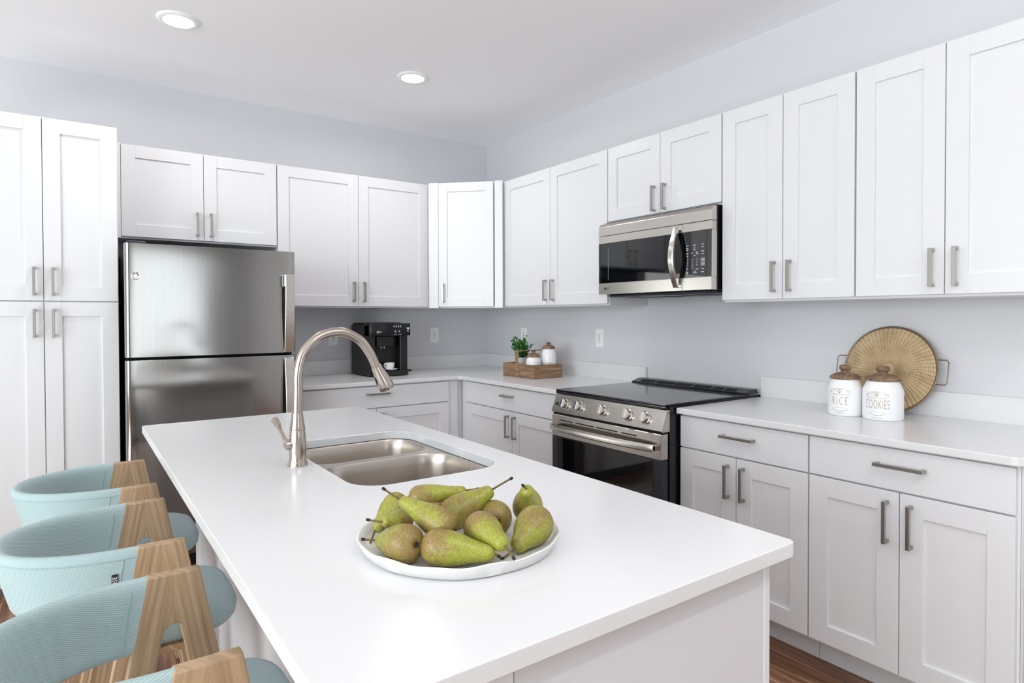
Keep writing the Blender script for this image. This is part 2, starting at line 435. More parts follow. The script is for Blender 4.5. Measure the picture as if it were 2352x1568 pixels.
# ------------------------------------------------------------------ cabinets
TB = frame((0, 0, 0), (1, 0, 0), (0, -1, 0))        # back wall: u = x, n = -y
TR = frame((0, 0, 0), (0, -1, 0), (-1, 0, 0))       # right wall: u = -y, n = -x
def pull(T, parent, u, z, n, vertical=True, L=.135):
    mb = MB(T); h = L/2; t = .0055; so = .032
    if vertical:
        mb.box(u-t, u+t, n+so-.009, n+so, z-h, z+h, .0008)
        for zz in (z-h, z+h-.011): mb.box(u-t+.0003, u+t-.0003, n, n+so-.008, zz, zz+.011, .0006)
    else:
        mb.box(u-h, u+h, n+so-.009, n+so, z-t, z+t, .0008)
        for uu in (u-h, u+h-.011): mb.box(uu, uu+.011, n, n+so-.008, z-t+.0003, z+t-.0003, .0006)
    return mb.build('handle', m_pull, parent)
def shaker(T, parent, u0, u1, z0, z1, n, handle=None, sw=.067, name='door'):
    """frame of two stiles and two rails round a recessed panel; n is the outer face"""
    g = .0015; u0 += g; u1 -= g; z0 += g; z1 -= g; b = n-.019
    mb = MB(T)
    mb.box(u0, u0+sw, b, n, z0, z1, .0011); mb.box(u1-sw, u1, b, n, z0, z1, .0011)
    mb.box(u0+sw, u1-sw, b, n-.0003, z0, z0+sw, .0008); mb.box(u0+sw, u1-sw, b, n-.0003, z1-sw, z1, .0008)
    d = mb.build(name, m_cab, parent)
    MB(T).box(u0+sw-.004, u1-sw+.004, b+.001, n-.0085, z0+sw-.004, z1-sw+.004, 0).build('panel', m_cab, d)
    if handle:
        side, zc, L = handle
        pull(T, d, (u1-.034 if side == 'r' else u0+.034), zc, n, True, L)
    return d
def slab(T, parent, u0, u1, z0, z1, n, hu, hz, L=.147):
    g = .0015
    d = MB(T).box(u0+g, u1-g, n-.019, n, z0+g, z1-g, .0014).build('drawer_front', m_cab, parent)
    pull(T, d, hu, hz, n, False, L); return d
def cabinet(name, T, u0, u1, z0, z1, dep, label, group=None, toe=0):
    c = (u0+u1)/2; p = T @ Vector((c, dep/2, FZ if toe else z0))
    t = thing(name, p, label, 'cabinet', group)
    MB(T).box(u0+.0005, u1-.0005, .0008, dep-.0195, z0, z1, .0008).build('carcass', m_cab, t)
    if toe:
        MB(T).box(u0+.0005, u1-.0005, toe-.014, toe, FZ, z0+.001, .0005).build('toe_kick', m_cab, t)
    return t
ZT, ZB = 2.247, 1.382
GU = 'white shaker wall cabinets'; GB = 'white shaker base cabinets'
# pantry (back wall, far left)
t = cabinet('pantry_cabinet', TB, -3.182, -2.588, .138, 2.25, .63, 'tall white four-door pantry cabinet left of the refrigerator', toe=.53)
for (a, b, s) in ((-3.18, -2.885, 'r'), (-2.885, -2.590, 'l')):
    shaker(TB, t, a, b, 1.391, ZT, .63, (s, 1.482, .131)); shaker(TB, t, a, b, .150, 1.388, .63, (s, 1.287, .131))
# above the refrigerator
t = cabinet('wall_cabinet', TB, -2.575, -1.7505, 1.741, 2.25, .33, 'short white two-door wall cabinet above the refrigerator', GU)
MB(TB).box(-2.577, -2.5595, .3, .329, 1.741, 2.25, .0008).build('filler', m_cab, t)
shaker(TB, t, -2.559, -2.156, 1.7495, ZT, .33, ('r', 1.842, .131)); shaker(TB, t, -2.156, -1.752, 1.7495, ZT, .33, ('l', 1.842, .131))
t = cabinet('wall_cabinet', TB, -1.7495, -.716, 1.374, 2.25, .33, 'wide white two-door wall cabinet above the coffee machine', GU)
shaker(TB, t, -1.748, -1.232, ZB, ZT, .33, ('r', 1.478, .131)); shaker(TB, t, -1.232, -.718, ZB, ZT, .33, ('l', 1.478, .131))
# diagonal corner cabinet
q = 1/math.sqrt(2)
TD = frame((-.5345, -.5425, 0), (q, -q, 0), (-q, -q, 0))
t = thing('corner_cabinet', (-.35, -.35, 1.374), 'diagonal one-door wall cabinet across the room corner', 'cabinet', GU)
pts = [(-.7145, -.0008), (-.0008, -.0008), (-.0008, -.7145), (-.335, -.7145), (-.7145, -.335)]
MB().prism(pts, 1.374, 2.25).build('carcass', m_cab, t, bevel=.0008)
MB(TD).box(-.262, -.196, .0, .010, 1.374, 2.25, .0008).build('filler', m_cab, t)
MB(TD).box(.206, .262, .0, .010, 1.374, 2.25, .0008).build('filler', m_cab, t)
shaker(TD, t, -.193, .200, ZB, ZT, .0195, ('l', 1.478, .131), .062)
# right wall
t = cabinet('wall_cabinet', TR, .7155, 1.7325, 1.374, 2.25, .33, 'white two-door wall cabinet between the corner cabinet and the microwave', GU)
shaker(TR, t, .717, 1.2215, ZB, ZT, .33, ('r', 1.477, .131)); shaker(TR, t, 1.2215, 1.731, ZB, ZT, .33, ('l', 1.477, .131))
t = cabinet('wall_cabinet', TR, 1.7335, 2.4795, 1.829, 2.25, .33, 'short white two-door wall cabinet directly above the microwave', GU)
shaker(TR, t, 1.735, 2.112, 1.837, ZT, .33, ('r', 1.915, .131)); shaker(TR, t, 2.112, 2.478, 1.837, ZT, .33, ('l', 1.915, .131))
t = cabinet('wall_cabinet', TR, 2.4805, 3.0765, 1.374, 2.25, .33, 'tall two-door wall cabinet immediately right of the microwave', GU)
shaker(TR, t, 2.482, 2.780, ZB, ZT, .33, ('r', 1.478, .131)); shaker(TR, t, 2.780, 3.075, ZB, ZT, .33, ('l', 1.478, .131))
t = cabinet('wall_cabinet', TR, 3.0775, 3.678, 1.374, 2.25, .33, 'tall two-door wall cabinet at the right edge, above the jars and tray', GU)
shaker(TR, t, 3.079, 3.376, ZB, ZT, .33, ('r', 1.477, .133)); shaker(TR, t, 3.376, 3.676, ZB, ZT, .33, ('l', 1.477, .133))
# base cabinets
CT, CB = .914, .889
t = cabinet('base_cabinet', TB, -1.753, -.001, .14, CB-.001, .63, 'white base cabinet on the back wall beneath the coffee machine', GB, toe=.55)
MB(TB).box(-.7225, -.651, .60, .619, .15, .882, .0008).build('filler', m_cab, t)
slab(TB, t, -1.750, -.724, .746, .882, .63, -1.2335, .835)
shaker(TB, t, -1.750, -1.240, .151, .743, .63, ('r', .645, .135)); shaker(TB, t, -1.240, -.724, .151, .743, .63, ('l', .645, .135))
t = cabinet('base_cabinet', TR, .633, 1.7325, .14, CB-.001, .63, 'white base cabinet left of the range, under the wooden crate', GB, toe=.55)
MB(TR).box(.634, .690, .60, .619, .15, .882, .0008).build('filler', m_cab, t)
slab(TR, t, .692, 1.731, .742, .882, .63, 1.188, .830, .115)
shaker(TR, t, .692, 1.226, .151, .739, .63, ('r', .646, .135)); shaker(TR, t, 1.226, 1.731, .151, .739, .63, ('l', .646, .135))
t = cabinet('base_cabinet', TR, 2.484, 3.0615, .14, CB-.001, .63, 'white base cabinet immediately right of the range', GB, toe=.55)
slab(TR, t, 2.487, 3.0605, .746, .882, .63, 2.776, .826)
shaker(TR, t, 2.487, 2.765, .153, .743, .63, ('r', .645, .135)); shaker(TR, t, 2.765, 3.0605, .153, .743, .63, ('l', .645, .135))
t = cabinet('base_cabinet', TR, 3.0625, 3.668, .14, CB-.001, .63, 'white base cabinet at the end of the run, under the jars', GB, toe=.55)
MB(TR).box(3.6685, 3.674, .001, .611, FZ, CB-.001, .0008).build('end_panel', m_island, t)
slab(TR, t, 3.0635, 3.662, .746, .882, .63, 3.365, .8265)
shaker(TR, t, 3.0635, 3.3615, .153, .743, .63, ('r', .643, .137)); shaker(TR, t, 3.3615, 3.662, .153, .743, .63, ('l', .643, .137))

# ------------------------------------------------------------------ worktops
t = thing('countertop', (-.33, -.33, CB), 'white quartz L-shaped worktop running through the room corner', 'countertop')
P = [(-1.757, -.0008), (-.0008, -.0008), (-.0008, -1.732), (-.65, -1.732), (-.65, -.675)]
P += [(-.65-.025*(1-math.cos(a)), -.675+.025*math.sin(a)) for a in (pi/8, pi/4, 3*pi/8)]+[(-.675, -.65), (-1.757, -.65)]
MB().prism(P, CB, CT).build('slab', m_quartz, t, bevel=.003, bseg=2)
MB().box(-1.757, -.021, -.0205, -.0008, CT, 1.012, .0012).build('backsplash', m_quartz, t)
MB().box(-.0205, -.0008, -1.732, -.0008, CT, 1.012, .0012).build('backsplash', m_quartz, t)
t = thing('countertop', (-.33, -3.08, CB), 'white quartz worktop right of the range, carrying the jars', 'countertop')
MB().prism([(-.0008, -2.482), (-.0008, -3.685)]+[(-.62-.03*math.sin(a), -3.655-.03*math.cos(a)) for a in (0, pi/6, pi/3, pi/2)]+[(-.65, -2.482)], CB, CT).build('slab', m_quartz, t, bevel=.003, bseg=2)
MB().box(-.0205, -.0008, -3.685, -2.482, CT, 1.012, .0012).build('backsplash', m_quartz, t)

# ------------------------------------------------------------------ island
IX0, IX1, IY0, IY1 = -2.575, -1.746, -3.658, -1.612
t = thing('kitchen_island', (-2.09, -2.63, FZ), 'light grey kitchen island base carrying the sink worktop', 'island')
mb = MB()
mb.box(-2.39, -2.372, -3.622, -1.648, FZ, CB-.0005); mb.box(-1.822, -1.805, -3.622, -1.648, .14, CB-.0005)
mb.box(-2.372, -1.822, -3.622, -3.60, FZ, CB-.0005); mb.box(-2.372, -1.822, -1.67, -1.648, FZ, CB-.0005)
mb.box(-2.372, -1.822, -3.6, -1.67, FZ+.05, FZ+.07)
mb.build('body', m_island, t)
MB().box(-2.337, -1.8035, -3.6292, -3.6222, FZ, CB-.0005, .0008).build('end_panel', m_island, t)
MB().box(-2.40, -2.3385, -3.6305, -3.6222, FZ, CB-.0005, .001).build('end_stile', m_cab, t)
MB().box(-1.8025, -1.785, -3.6305, -3.6115, FZ, CB-.0005, .001).build('corner_post', m_cab, t)
for y0 in (-3.63, -1.66):
    MB().box(-2.404, -2.3905, y0, y0+.022, FZ, CB-.0005, .001).build('corner_post', m_cab, t)
for k in range(3):
    a = -3.605+k*.65; MB().box(-2.3985, -2.3902, a+.003, a+.647, FZ, CB-.0005, .001).build('back_panel', m_island, t)
TI = frame((-1.805, 0, 0), (0, 1, 0), (1, 0, 0))
for k in range(4):
    a = -3.61+k*.49; shaker(TI, t, a, a+.49, .153, .88, .0195, ('r' if k % 2 == 0 else 'l', .78, .135))
MB().box(-1.872, -1.86, -3.6, -1.67, FZ, .14, .0005).build('toe_kick', m_island, t)
def sinkloop(ins, n=8):
    return rrect(-2.245+ins, -1.833-ins, -2.892+ins, -2.257-ins, .085-ins*.6, n)
t = thing('countertop', (-2.16, -2.63, CB), 'white quartz island worktop with sink cut-out, under the plate of pears', 'countertop')
MB().prism(rrect(IX0, IX1, IY0, IY1, .018, 4) if False else rrect(IX0, IX1, IY1*1.0 if IY1 < IY0 else IY0, max(IY0, IY1), .016, 4), CB, CT, [sinkloop(0)]).build('slab', m_quartz, t, bevel=.003, bseg=2)
# sink
t = thing('kitchen_sink', (-2.04, -2.57, .70), 'undermounted stainless double-bowl sink in the island worktop', 'sink')
bowls = [(-2.232, -1.846, -2.503, -2.264, .07), (-2.232, -1.838, -2.884, -2.535, .085)]
loops = [rrect(a, b, c, d, r, 8) for a, b, c, d, r in bowls]
MB().prism(rrect(-2.275, -1.803, -2.922, -2.227, .1, 8), CB-.004, CB-.0006, loops).build('rim', m_sink, t, smooth=SM)
for (a, b, c, d, r) in bowls:
    rings = []
    for ins, z in ((0, CB-.001), (.002, CB-.006), (.006, CB-.03), (.012, CB-.10), (.018, CB-.155), (.026, CB-.175), (.042, CB-.186), (.07, CB-.189)):
        rings.append([(p[0], p[1], z) for p in rrect(a+ins, b-ins, c+ins, d-ins, max(.02, r-ins*.5), 8)])
    o = MB().loft(rings, True, False, True).build('bowl', m_sink, t, smooth=math.radians(50))
    MB().lathe([(.001, .002), (.028, .002), (.04, .0035), (.043, .001)], ((a+b)/2, (c+d)/2, CB-.189), 24).build('drain', m_chrome, o, smooth=SM)
# faucet
FX, FY = -2.2905, -2.569
t = thing('kitchen_faucet', (FX, FY, CT), 'tall brushed nickel gooseneck faucet behind the island sink', 'faucet')
MB().lathe([(.0262, 0), (.0262, .004), (.0235, .012), (.0215, .020), (.0222, .035), (.0228, .050), (.0220, .072), (.0205, .092), (.0196, .0955)], (FX, FY, CT), 40).build('body', m_nickel, t, smooth=SM)
MB().lathe([(.0203, .0958), (.0205, .0985), (.0185, .110), (.0160, .126), (.0146, .138), (.0142, .1405)], (FX, FY, CT), 40).build('collar', m_nickel, t, smooth=SM)
def catmull(P, n=8):
    P = [Vector(p) for p in P]; out = []
    Q = [2*P[0]-P[1]]+P+[2*P[-1]-P[-2]]
    for i in range(1, len(Q)-2):
        for k in range(n):
            s = k/n; a, b, c, d = Q[i-1], Q[i], Q[i+1], Q[i+2]
            out.append(.5*((2*b)+(c-a)*s+(2*a-5*b+4*c-d)*s*s+(3*b-a-3*c+d)*s**3))
    out.append(P[-1]); return out
neck = [(FX, FY, 1.048), (-2.2885, FY, 1.11), (-2.2868, FY, 1.165), (-2.271, FY, 1.217), (-2.228, FY, 1.257), (-2.170, FY, 1.269), (-2.118, FY, 1.247), (-2.086, FY, 1.208), (-2.066, FY, 1.168)]
MB().tube(catmull(neck, 7), .0128, 24).build('neck', m_nickel, t, smooth=SM)
ax = Vector((.034, 0, -.066)).normalized(); hp = Vector((-2.0665, FY, 1.169))
hd = MB().lathe([(.0136, 0), (.0150, .001), (.0160, .012), (.0186, .030), (.0218, .048), (.0236, .064), (.0232, .072), (.0212, .0755), (.017, .075)], hp, 36, ax).build('spray_head', m_nickel, t, smooth=SM)
sd = Vector((-ax.z, 0, ax.x))*-1
bc = hp+ax*.042
mbt = MB()
rings = []
for k in range(9):
    a = -1+2*k/8; w = .0085*math.sqrt(max(.02, 1-a*a*.96)); cc = bc+ax*(a*.02)+sd*(.0165+.004*(a+.2)*.6)
    rings.append([cc+sd*(math.cos(2*pi*j/12)*w*.6)+Vector((0, 1, 0))*math.sin(2*pi*j/12)*w for j in range(12)])
mbt.loft(rings).build('spray_button', m_blackmatt, hd, smooth=SM)
hub = Vector((-2.317, FY-.003, .972))
mb = MB().tube([(-2.305, FY, .972), hub, hub+Vector((-.006, 0, 0)), hub+Vector((-.010, 0, 0))], [.0135, .0142, .012, .006], 20)
mb.build('handle_hub', m_nickel, t, smooth=SM)
lv = [(-2.3205, FY-.003, .978), (-2.327, FY-.003, .993), (-2.335, FY-.003, 1.012), (-2.342, FY-.003, 1.028), (-2.349, FY-.003, 1.040), (-2.353, FY-.003, 1.046)]
MB().tube(catmull(lv, 4), [.0075-.0028*math.sin(pi*min(1, i/12)) + (.0035*max(0, (i-10)/10) if i < 19 else -.003) for i in range(21)], 16).build('lever', m_nickel, t, smooth=SM)

# ------------------------------------------------------------------ refrigerator
RX0, RX1, RYF = -2.574, -1.778, -.80
t = thing('refrigerator', ((RX0+RX1)/2, -.4, FZ), 'stainless top-freezer refrigerator between the pantry and worktop', 'refrigerator')
MB().box(RX0+.012, RX1-.012, -.725, -.04, FZ, 1.655, .006).build('body', m_darkgrey, t)
def fdoor(z0, z1, nm):
    n = 10; prof = []
    ww = RX1-RX0
    pts = [(RX0, -.728), (RX0, RYF+.022)]
    for i in range(1, 7):
        a = pi/2*i/6; pts.append((RX0+.02*(1-math.cos(a)), RYF+.022-.02*math.sin(a)))
    for i in range(1, 24):
        f = i/24; pts.append((RX0+.02+(ww-.04)*f, RYF+.002-.006*math.sin(pi*f)))
    for i in range(0, 7):
        a = pi/2*i/6; pts.append((RX1-.02+.02*math.sin(a), RYF+.022-.02*math.cos(a)))
    pts.append((RX1, -.728))
    return MB().prism(pts, z0, z1).build(nm, m_fridge, t, smooth=math.radians(30), bevel=.002)
d1 = fdoor(1.121, 1.668, 'freezer_door'); d2 = fdoor(.13, 1.106, 'fridge_door')
MB().box(RX0+.012, RX1-.012, -.728, -.7255, 1.09, 1.14, 0).build('gasket', m_slot, t)
MB().box(RX0+.01, RX1-.01, -.745, -.728, 1.1065, 1.1205, 0).build('door_gap', m_slot, t)
MB().box(RX0+.02, RX1-.02, -.735, -.60, FZ, .125, .003).build('base_grille', m_blackmatt, t)
MB().box(RX0+.01, RX0+.09, -.79, -.70, 1.6685, 1.680, .003).build('hinge_cover', m_darkgrey, t)
for d, z0, z1, zc in ((d1, 1.123, 1.541, 1.50), (d2, .68, 1.096, .72)):
    # flat bar bowed out from one foot, as wide as a hand
    zt, zb_ = (z1, z0)
    sgn = 1 if d is d1 else -1
    ring = []
    for i in range(17):
        f = i/16
        z = z1-(z1-z0)*f if sgn > 0 else z0+(z1-z0)*f
        out = .046-.030*(f**2.2) if True else 0
        ring.append([(-1.846, RYF-.004-out*.9+.012, z), (-1.846, RYF-.006-out, z), (-1.797, RYF-.006-out, z), (-1.797, RYF-.004-out*.9+.012, z)])
    hnd = MB().loft(ring).build('handle', m_steel, d, smooth=math.radians(30), bevel=.002)
    za, zb2 = ((1.475, 1.541) if sgn > 0 else (.68, .745))
    MB().box(-1.849, -1.80, RYF-.045, RYF+.002, za, zb2, .004).build('handle_foot', m_chrome, hnd)
    za, zb2 = ((1.123, 1.135) if sgn > 0 else (1.084, 1.096))
    MB().box(-1.845, -1.798, RYF-.02, RYF+.002, za, zb2, .003).build('handle_foot', m_chrome, hnd)
TFm = frame((-2.529, RYF-.0005, 1.512), (1, 0, 0), (0, -1, 0))
bd = MB().lathe([(.0195, 0), (.0195, .002), (.0178, .0032), (.0165, .0022), (.001, .0022)], (-2.529, RYF+.0015, 1.512), 40, (0, -1, 0)).build('badge', m_chrome, d1, smooth=SM)
mb = text_mb(TFm, 'GE', .0145, 1.0, .0009)
mb.v = [v-Vector((0, 0, .005)) for v in mb.v]; mb.build('emblem', m_chrome, bd)
MB().lathe([(.0075, 0), (.007, .002), (.001, .002)], (-2.535, RYF+.001, .727), 16, (0, -1, 0)).build('lower_plug', m_darkgrey, d2, smooth=SM)

# ------------------------------------------------------------------ range
GY0, GY1 = 1.737, 2.476      # along the wall (u = -y)
t = thing('electric_range', (-.37, -2.106, FZ), 'stainless slide-in electric range with five front knobs', 'stove')
MB(TR).box(GY0, GY1, .01, .685, FZ, .922, .002).build('body', m_black, t)
ck = MB(TR).box(GY0-.002+.001, GY1+.002-.001, .10, .712, .9225, .931, .003).build('cooktop', m_cook, t)
MB(TR).box(GY0, GY1, .695, .712, .908, .9222, .004).build('cooktop_lip', m_black, ck)
for (u, n, r) in ((1.92, .52, .105), (2.29, .50, .115), (1.93, .26, .08), (2.28, .26, .08)):
    mb = MB(TR)
    for rr in (r, r*.62):
        mb.loft([[(u+q_*math.cos(2*pi*k/48), n+q_*math.sin(2*pi*k/48), .93115) for k in range(48)] for q_ in (rr-.0008, rr)], True, False, False)
    mb.build('burner_ring', plain('burner_print', (60, 60, 64), .2), ck)
# rear vent ledge: sloped face with slots
vp = [(.145, .9312), (.135, .938), (.085, .953), (.045, .953), (.03, .9312)]
vent = MB(TR).loft([[(u, n, z) for n, z in vp] for u in (GY0-.002, GY1+.002)]).build('rear_vent', m_black, t, bevel=.002)
for a, b in ((1.79, 1.835), (1.842, 1.89), (1.905, 2.02), (2.03, 2.14), (2.155, 2.265), (2.28, 2.335), (2.35, 2.41)):
    MB(TR).add([(a, .128, .9412), (b, .128, .9412), (b, .100, .9496), (a, .100, .9496), (a, .124, .9384), (b, .124, .9384), (b, .096, .9468), (a, .096, .9468)],
               [(0, 1, 2, 3), (4, 5, 6, 7), (0, 1, 5, 4), (1, 2, 6, 5), (2, 3, 7, 6), (3, 0, 4, 7)]).build('vent_slot', m_slot, vent)
# control panel (leans out toward the bottom)
pp = [(.685, .9065), (.704, .9065), (.740, .818), (.730, .812), (.685, .812)]
cp = MB(TR).loft([[(u, n, z) for n, z in pp] for u in (GY0-.001, GY1+.001)]).build('control_panel', m_steel, t, bevel=.0012)
pn = Vector((0, .0885, .036)).normalized()
def panel_pt(u, f): return Vector((u, .704+.036*f, .9065-.0885*f))
axw = (TR.to_3x3() @ pn)
for u in (1.828, 1.935, 2.103, 2.268, 2.373):
    c = TR @ panel_pt(u, .52)
    k = MB().lathe([(.0265, .0005), (.0265, .004), (.0232, .0055), (.0228, .020), (.0212, .0225), (.001, .0225)], c, 32, axw).build('knob', m_steel, cp, smooth=SM)
    Q = Matrix((TR.to_3x3() @ Vector((1, 0, 0)), TR.to_3x3() @ Vector((0, -.036, .0885)).normalized(), axw)).transposed().to_4x4(); Q.translation = c
    MB(Q).box(-.0085, .0085, -.0218, .0218, .019, .032, .002).build('knob_grip', m_chrome, k)
    mk = MB(Q); mk.box(-.017, -.012, .026, .031, .0006, .0011, 0)
    mk.box(.010, .0125, .028, .0305, .0006, .0011, 0); mk.build('knob_mark', m_blackink, cp)
c = TR @ panel_pt(1.765, .55)
MB().lathe([(.009, .0004), (.009, .003), (.001, .003)], c, 20, axw).build('push_button', m_blackmatt, cp, smooth=SM)
# oven door
od = MB(TR).box(GY0+.002, GY1-.002, .692, .738, .692, .805, .003).build('oven_door', m_steel, t)
MB(TR).box(GY0+.002, GY1-.002, .692, .7375, .20, .6915, .003).build('door_frame', m_darkgrey, od)
MB(TR).box(GY0+.045, GY1-.045, .7372, .7388, .26, .6905, .0005).build('door_glass', m_bglass, od)
MB(TR).box(GY0+.003, GY1-.003, .686, .732, .063, .195, .003).build('storage_drawer', m_steel, t)
MB(TR).box(GY0+.004, GY1-.004, .686, .730, .8055, .8115, 0).build('door_gap', m_slot, t)
for a, b in ((1.80, 1.90), (1.925, 2.06), (2.07, 2.215), (2.24, 2.335)):
    MB(TR).box(a, b, .7375, .7384, .7765, .7815, 0).build('door_slot', m_slot, od)
ring = []
for i in range(25):
    f = i/24; u = GY0+.022+(GY1-GY0-.044)*f
    bow = .030+.026*math.sin(pi*f)**.6 if 0 < f < 1 else .026
    ring.append([(u, .737+bow+dn, .7455+dz) for dn, dz in ((-.010, .014), (0.002, .015), (.007, .005), (.007, -.010), (.002, -.015), (-.010, -.014))])
rh = MB(TR).loft(ring).build('oven_handle', m_steel, od, smooth=math.radians(30))
for u in (GY0+.022, GY1-.044): MB(TR).box(u, u+.022, .7382, .768, .733, .757, .003).build('handle_post', m_steel, rh)

# ------------------------------------------------------------------ microwave
MU0, MU1 = 1.7345, 2.4775
t = thing('microwave', (-.2, -2.106, 1.42), 'stainless over-the-range microwave hung under the short wall cabinet', 'microwave')
MB(TR).box(MU0+.006, MU1-.006, .0008, .362, 1.432, 1.826, .002).build('body', m_black, t)
vp = [(.363, 1.818), (.385, 1.818), (.3995, 1.800), (.4005, 1.7505), (.363, 1.7505)]
MB(TR).loft([[(u, n, z) for n, z in vp] for u in (MU0, MU1)]).build('top_vent_panel', m_steel, t, bevel=.001)
dr = MB(TR); DU = 2.309
dr.box(MU0, DU-.001, .363, .4, 1.7085, 1.749, .0015); dr.box(MU0, DU-.001, .363, .4, 1.432, 1.4925, .0015)
dr.box(MU0, DU-.001, .363, .3965, 1.4925, 1.7085, 0)
d = dr.build('door', m_steel, t)
MB(TR).box(MU0+.0005, DU-.0015, .3966, .3992, 1.493, 1.708, .0006).build('door_glass', m_bglass, d)
MB(TR).box(1.8085, 1.8105, .3992, .3994, 1.508, 1.682, 0).build('glass_edge', m_greyprint, d)
mb = MB(TR); mb.box(DU+.001, MU1, .363, .4, 1.7085, 1.749, .0015); mb.box(DU+.001, MU1, .363, .4, 1.432, 1.4925, .0015)
mb.box(DU+.001, MU1, .363, .3965, 1.4925, 1.7085, 0)
cpn = mb.build('control_column', m_steel, t)
kp = MB(TR).box(DU+.0015, MU1-.004, .3966, .3992, 1.493, 1.708, .0006).build('keypad', m_bglass, cpn)
ink = MB(TR)
def mark(u, z, w, h, n=.3994): ink.box(u-w/2, u+w/2, n-.0002, n, z-h/2, z+h/2, 0)
for u, z, w in ((2.340, 1.643, .014), (2.340, 1.630, .013), (2.340, 1.622, .012), (2.381, 1.643, .013), (2.381, 1.630, .009), (2.381, 1.622, .009),
                (2.427, 1.644, .012), (2.427, 1.632, .012), (2.427, 1.612, .014), (2.427, 1.600, .012), (2.340, 1.605, .013), (2.366, 1.606, .009),
                (2.395, 1.609, .012), (2.397, 1.602, .014), (2.340, 1.594, .008), (2.382, 1.594, .010), (2.340, 1.533, .010), (2.396, 1.531, .012),
                (2.340, 1.519, .012), (2.384, 1.521, .009), (2.384, 1.514, .02), (2.427, 1.516, .013), (2.340, 1.512, .010), (2.428, 1.531, .010)):
    mark(u, z, w, .0032)
ink.build('key_labels', m_whiteink, kp)
for i, ch in enumerate('123456789'):
    u = 2.342+(i % 3)*.0265; z = 1.572-(i//3)*.013
    text_mb(frame((-.3994, -u, z), (0, -1, 0), (-1, 0, 0)), ch, .011, 1, 0).build('key_digit', m_whiteink, kp)
text_mb(frame((-.3994, -2.3685, 1.533), (0, -1, 0), (-1, 0, 0)), '0', .011, 1, 0).build('key_digit', m_whiteink, kp)
for z in (1.573, 1.553): MB(TR).box(2.418, 2.440, .3993, .3998, z-.008, z+.008, .0003).build('key_pad', m_greyprint, kp)
ring = []
for i in range(21):
    f = i/20; z = 1.735-(1.735-1.447)*f; bow = .012+.040*math.sin(pi*f)
    ring.append([(u, .4+bow+dn, z) for u, dn in ((2.269, -.006), (2.269, .004), (2.272, .007), (2.296, .007), (2.300, .004), (2.300, -.006))])
hnd = MB(TR).loft(ring).build('handle', m_steel, d, smooth=math.radians(30))
for z in (1.722, 1.448): MB(TR).box(2.271, 2.299, .4, .414, z, z+.013, .002).build('handle_post', m_chrome, hnd)
# emblem at the lower left
lg = MB(); c = TR @ Vector((1.786, .4003, 1.462))
lg.lathe([(.0075, 0), (.0075, .0008), (.001, .0008)], c, 24, (-1, 0, 0)); lgo = lg.build('emblem', m_darkgrey, d, smooth=SM)
text_mb(frame((-.4004, -1.798, 1.457), (0, -1, 0), (-1, 0, 0)), 'LG', .0145, 1, .0002, 'LEFT').build('maker_lettering', m_blackink, d)
text_mb(frame((-.4012, -1.786, 1.4585), (0, -1, 0), (-1, 0, 0)), 'L', .009, 1, .0002).build('emblem_letter', m_whiteink, lgo)
bt = MB(TR).box(MU0+.02, MU1-.02, .03, .34, 1.418, 1.4315, .004).build('bottom_pan', m_darkgrey, t)
for u in (1.80, 2.17): MB(TR).box(u, u+.24, .06, .24, 1.4155, 1.419, .001).build('filter', m_blackmatt, bt)
MB(TR).box(1.98, 2.2, .26, .33, 1.4155, 1.419, .001).build('lamp_cover', m_greyprint, bt)

# ------------------------------------------------------------------ outlets
def outlet(T, u, label):
    z = 1.171; p = T @ Vector((u, 0, z))
    t = thing('wall_outlet', p, label, 'outlet', 'white wall outlets above the worktop')
    MB(T).box(u-.037, u+.037, .0006, .006, z-.0595, z+.0595, .003).build('plate', m_plastic, t)
    MB(T).box(u-.017, u+.017, .006, .0075, z-.034, z+.034, .001).build('receptacle', m_plastic, t)
    mb = MB(T)
    for s in (-1, 1):
        zc = z+s*.018
        mb.box(u-.0078, u-.0054, .0073, .0078, zc-.001, zc+.008, 0); mb.box(u+.0054, u+.0078, .0073, .0078, zc-.001, zc+.006, 0)
        mb.box(u-.0025, u+.0025, .0073, .0078, zc-.009, zc-.0045, 0)
    mb.box(u-.006, u+.006, .0073, .0078, z-.0025, z+.0025, 0)
    mb.build('slots', m_blackink, t)
outlet(TB, -1.292, 'white outlet on the back wall, left of the coffee machine')
outlet(TB, -.496, 'white outlet on the back wall, right of the coffee machine')
outlet(TR, .504, 'white outlet half hidden behind the potted plant')
outlet(TR, 1.324, 'white outlet on the right wall beside the range')

# ------------------------------------------------------------------ recessed lights
def downlight(x, y, label, power, spread):
    t = thing('recessed_light', (x, y, H), label, 'light', 'recessed ceiling lights')
    MB().lathe([(.064, -.004), (.066, -.010), (.074, -.011), (.088, -.006), (.092, -.0005)], (x, y, H), 48).build('trim', m_ceil, t, smooth=SM)
    MB().lathe([(.001, -.0065), (.066, -.0065), (.0665, -.003), (.001, -.003)], (x, y, H), 48).build('lens', m_lamp, t, smooth=SM)
    l = bpy.data.lights.new('downlight_beam', 'AREA'); l.shape = 'DISK'; l.size = .12; l.energy = power; l.color = DOWNLIGHT_COL
    l.spread = math.radians(spread)
    o = bpy.data.objects.new('downlight_beam', l); COL.objects.link(o); o.location = (0, 0, -.015); o.parent = t
downlight(-2.360, -.988, 'recessed ceiling light above the refrigerator, left one', 4.4, 170)
downlight(-1.158, -.988, 'recessed ceiling light near the room corner, right one', 4.4, 170)
downlight(-2.360, -4.71, 'recessed ceiling light over the camera side of the island, out of the frame', 3.3, 150)
downlight(-1.158, -4.71, 'recessed ceiling light past the end of the right run, out of the frame', 3.3, 150)

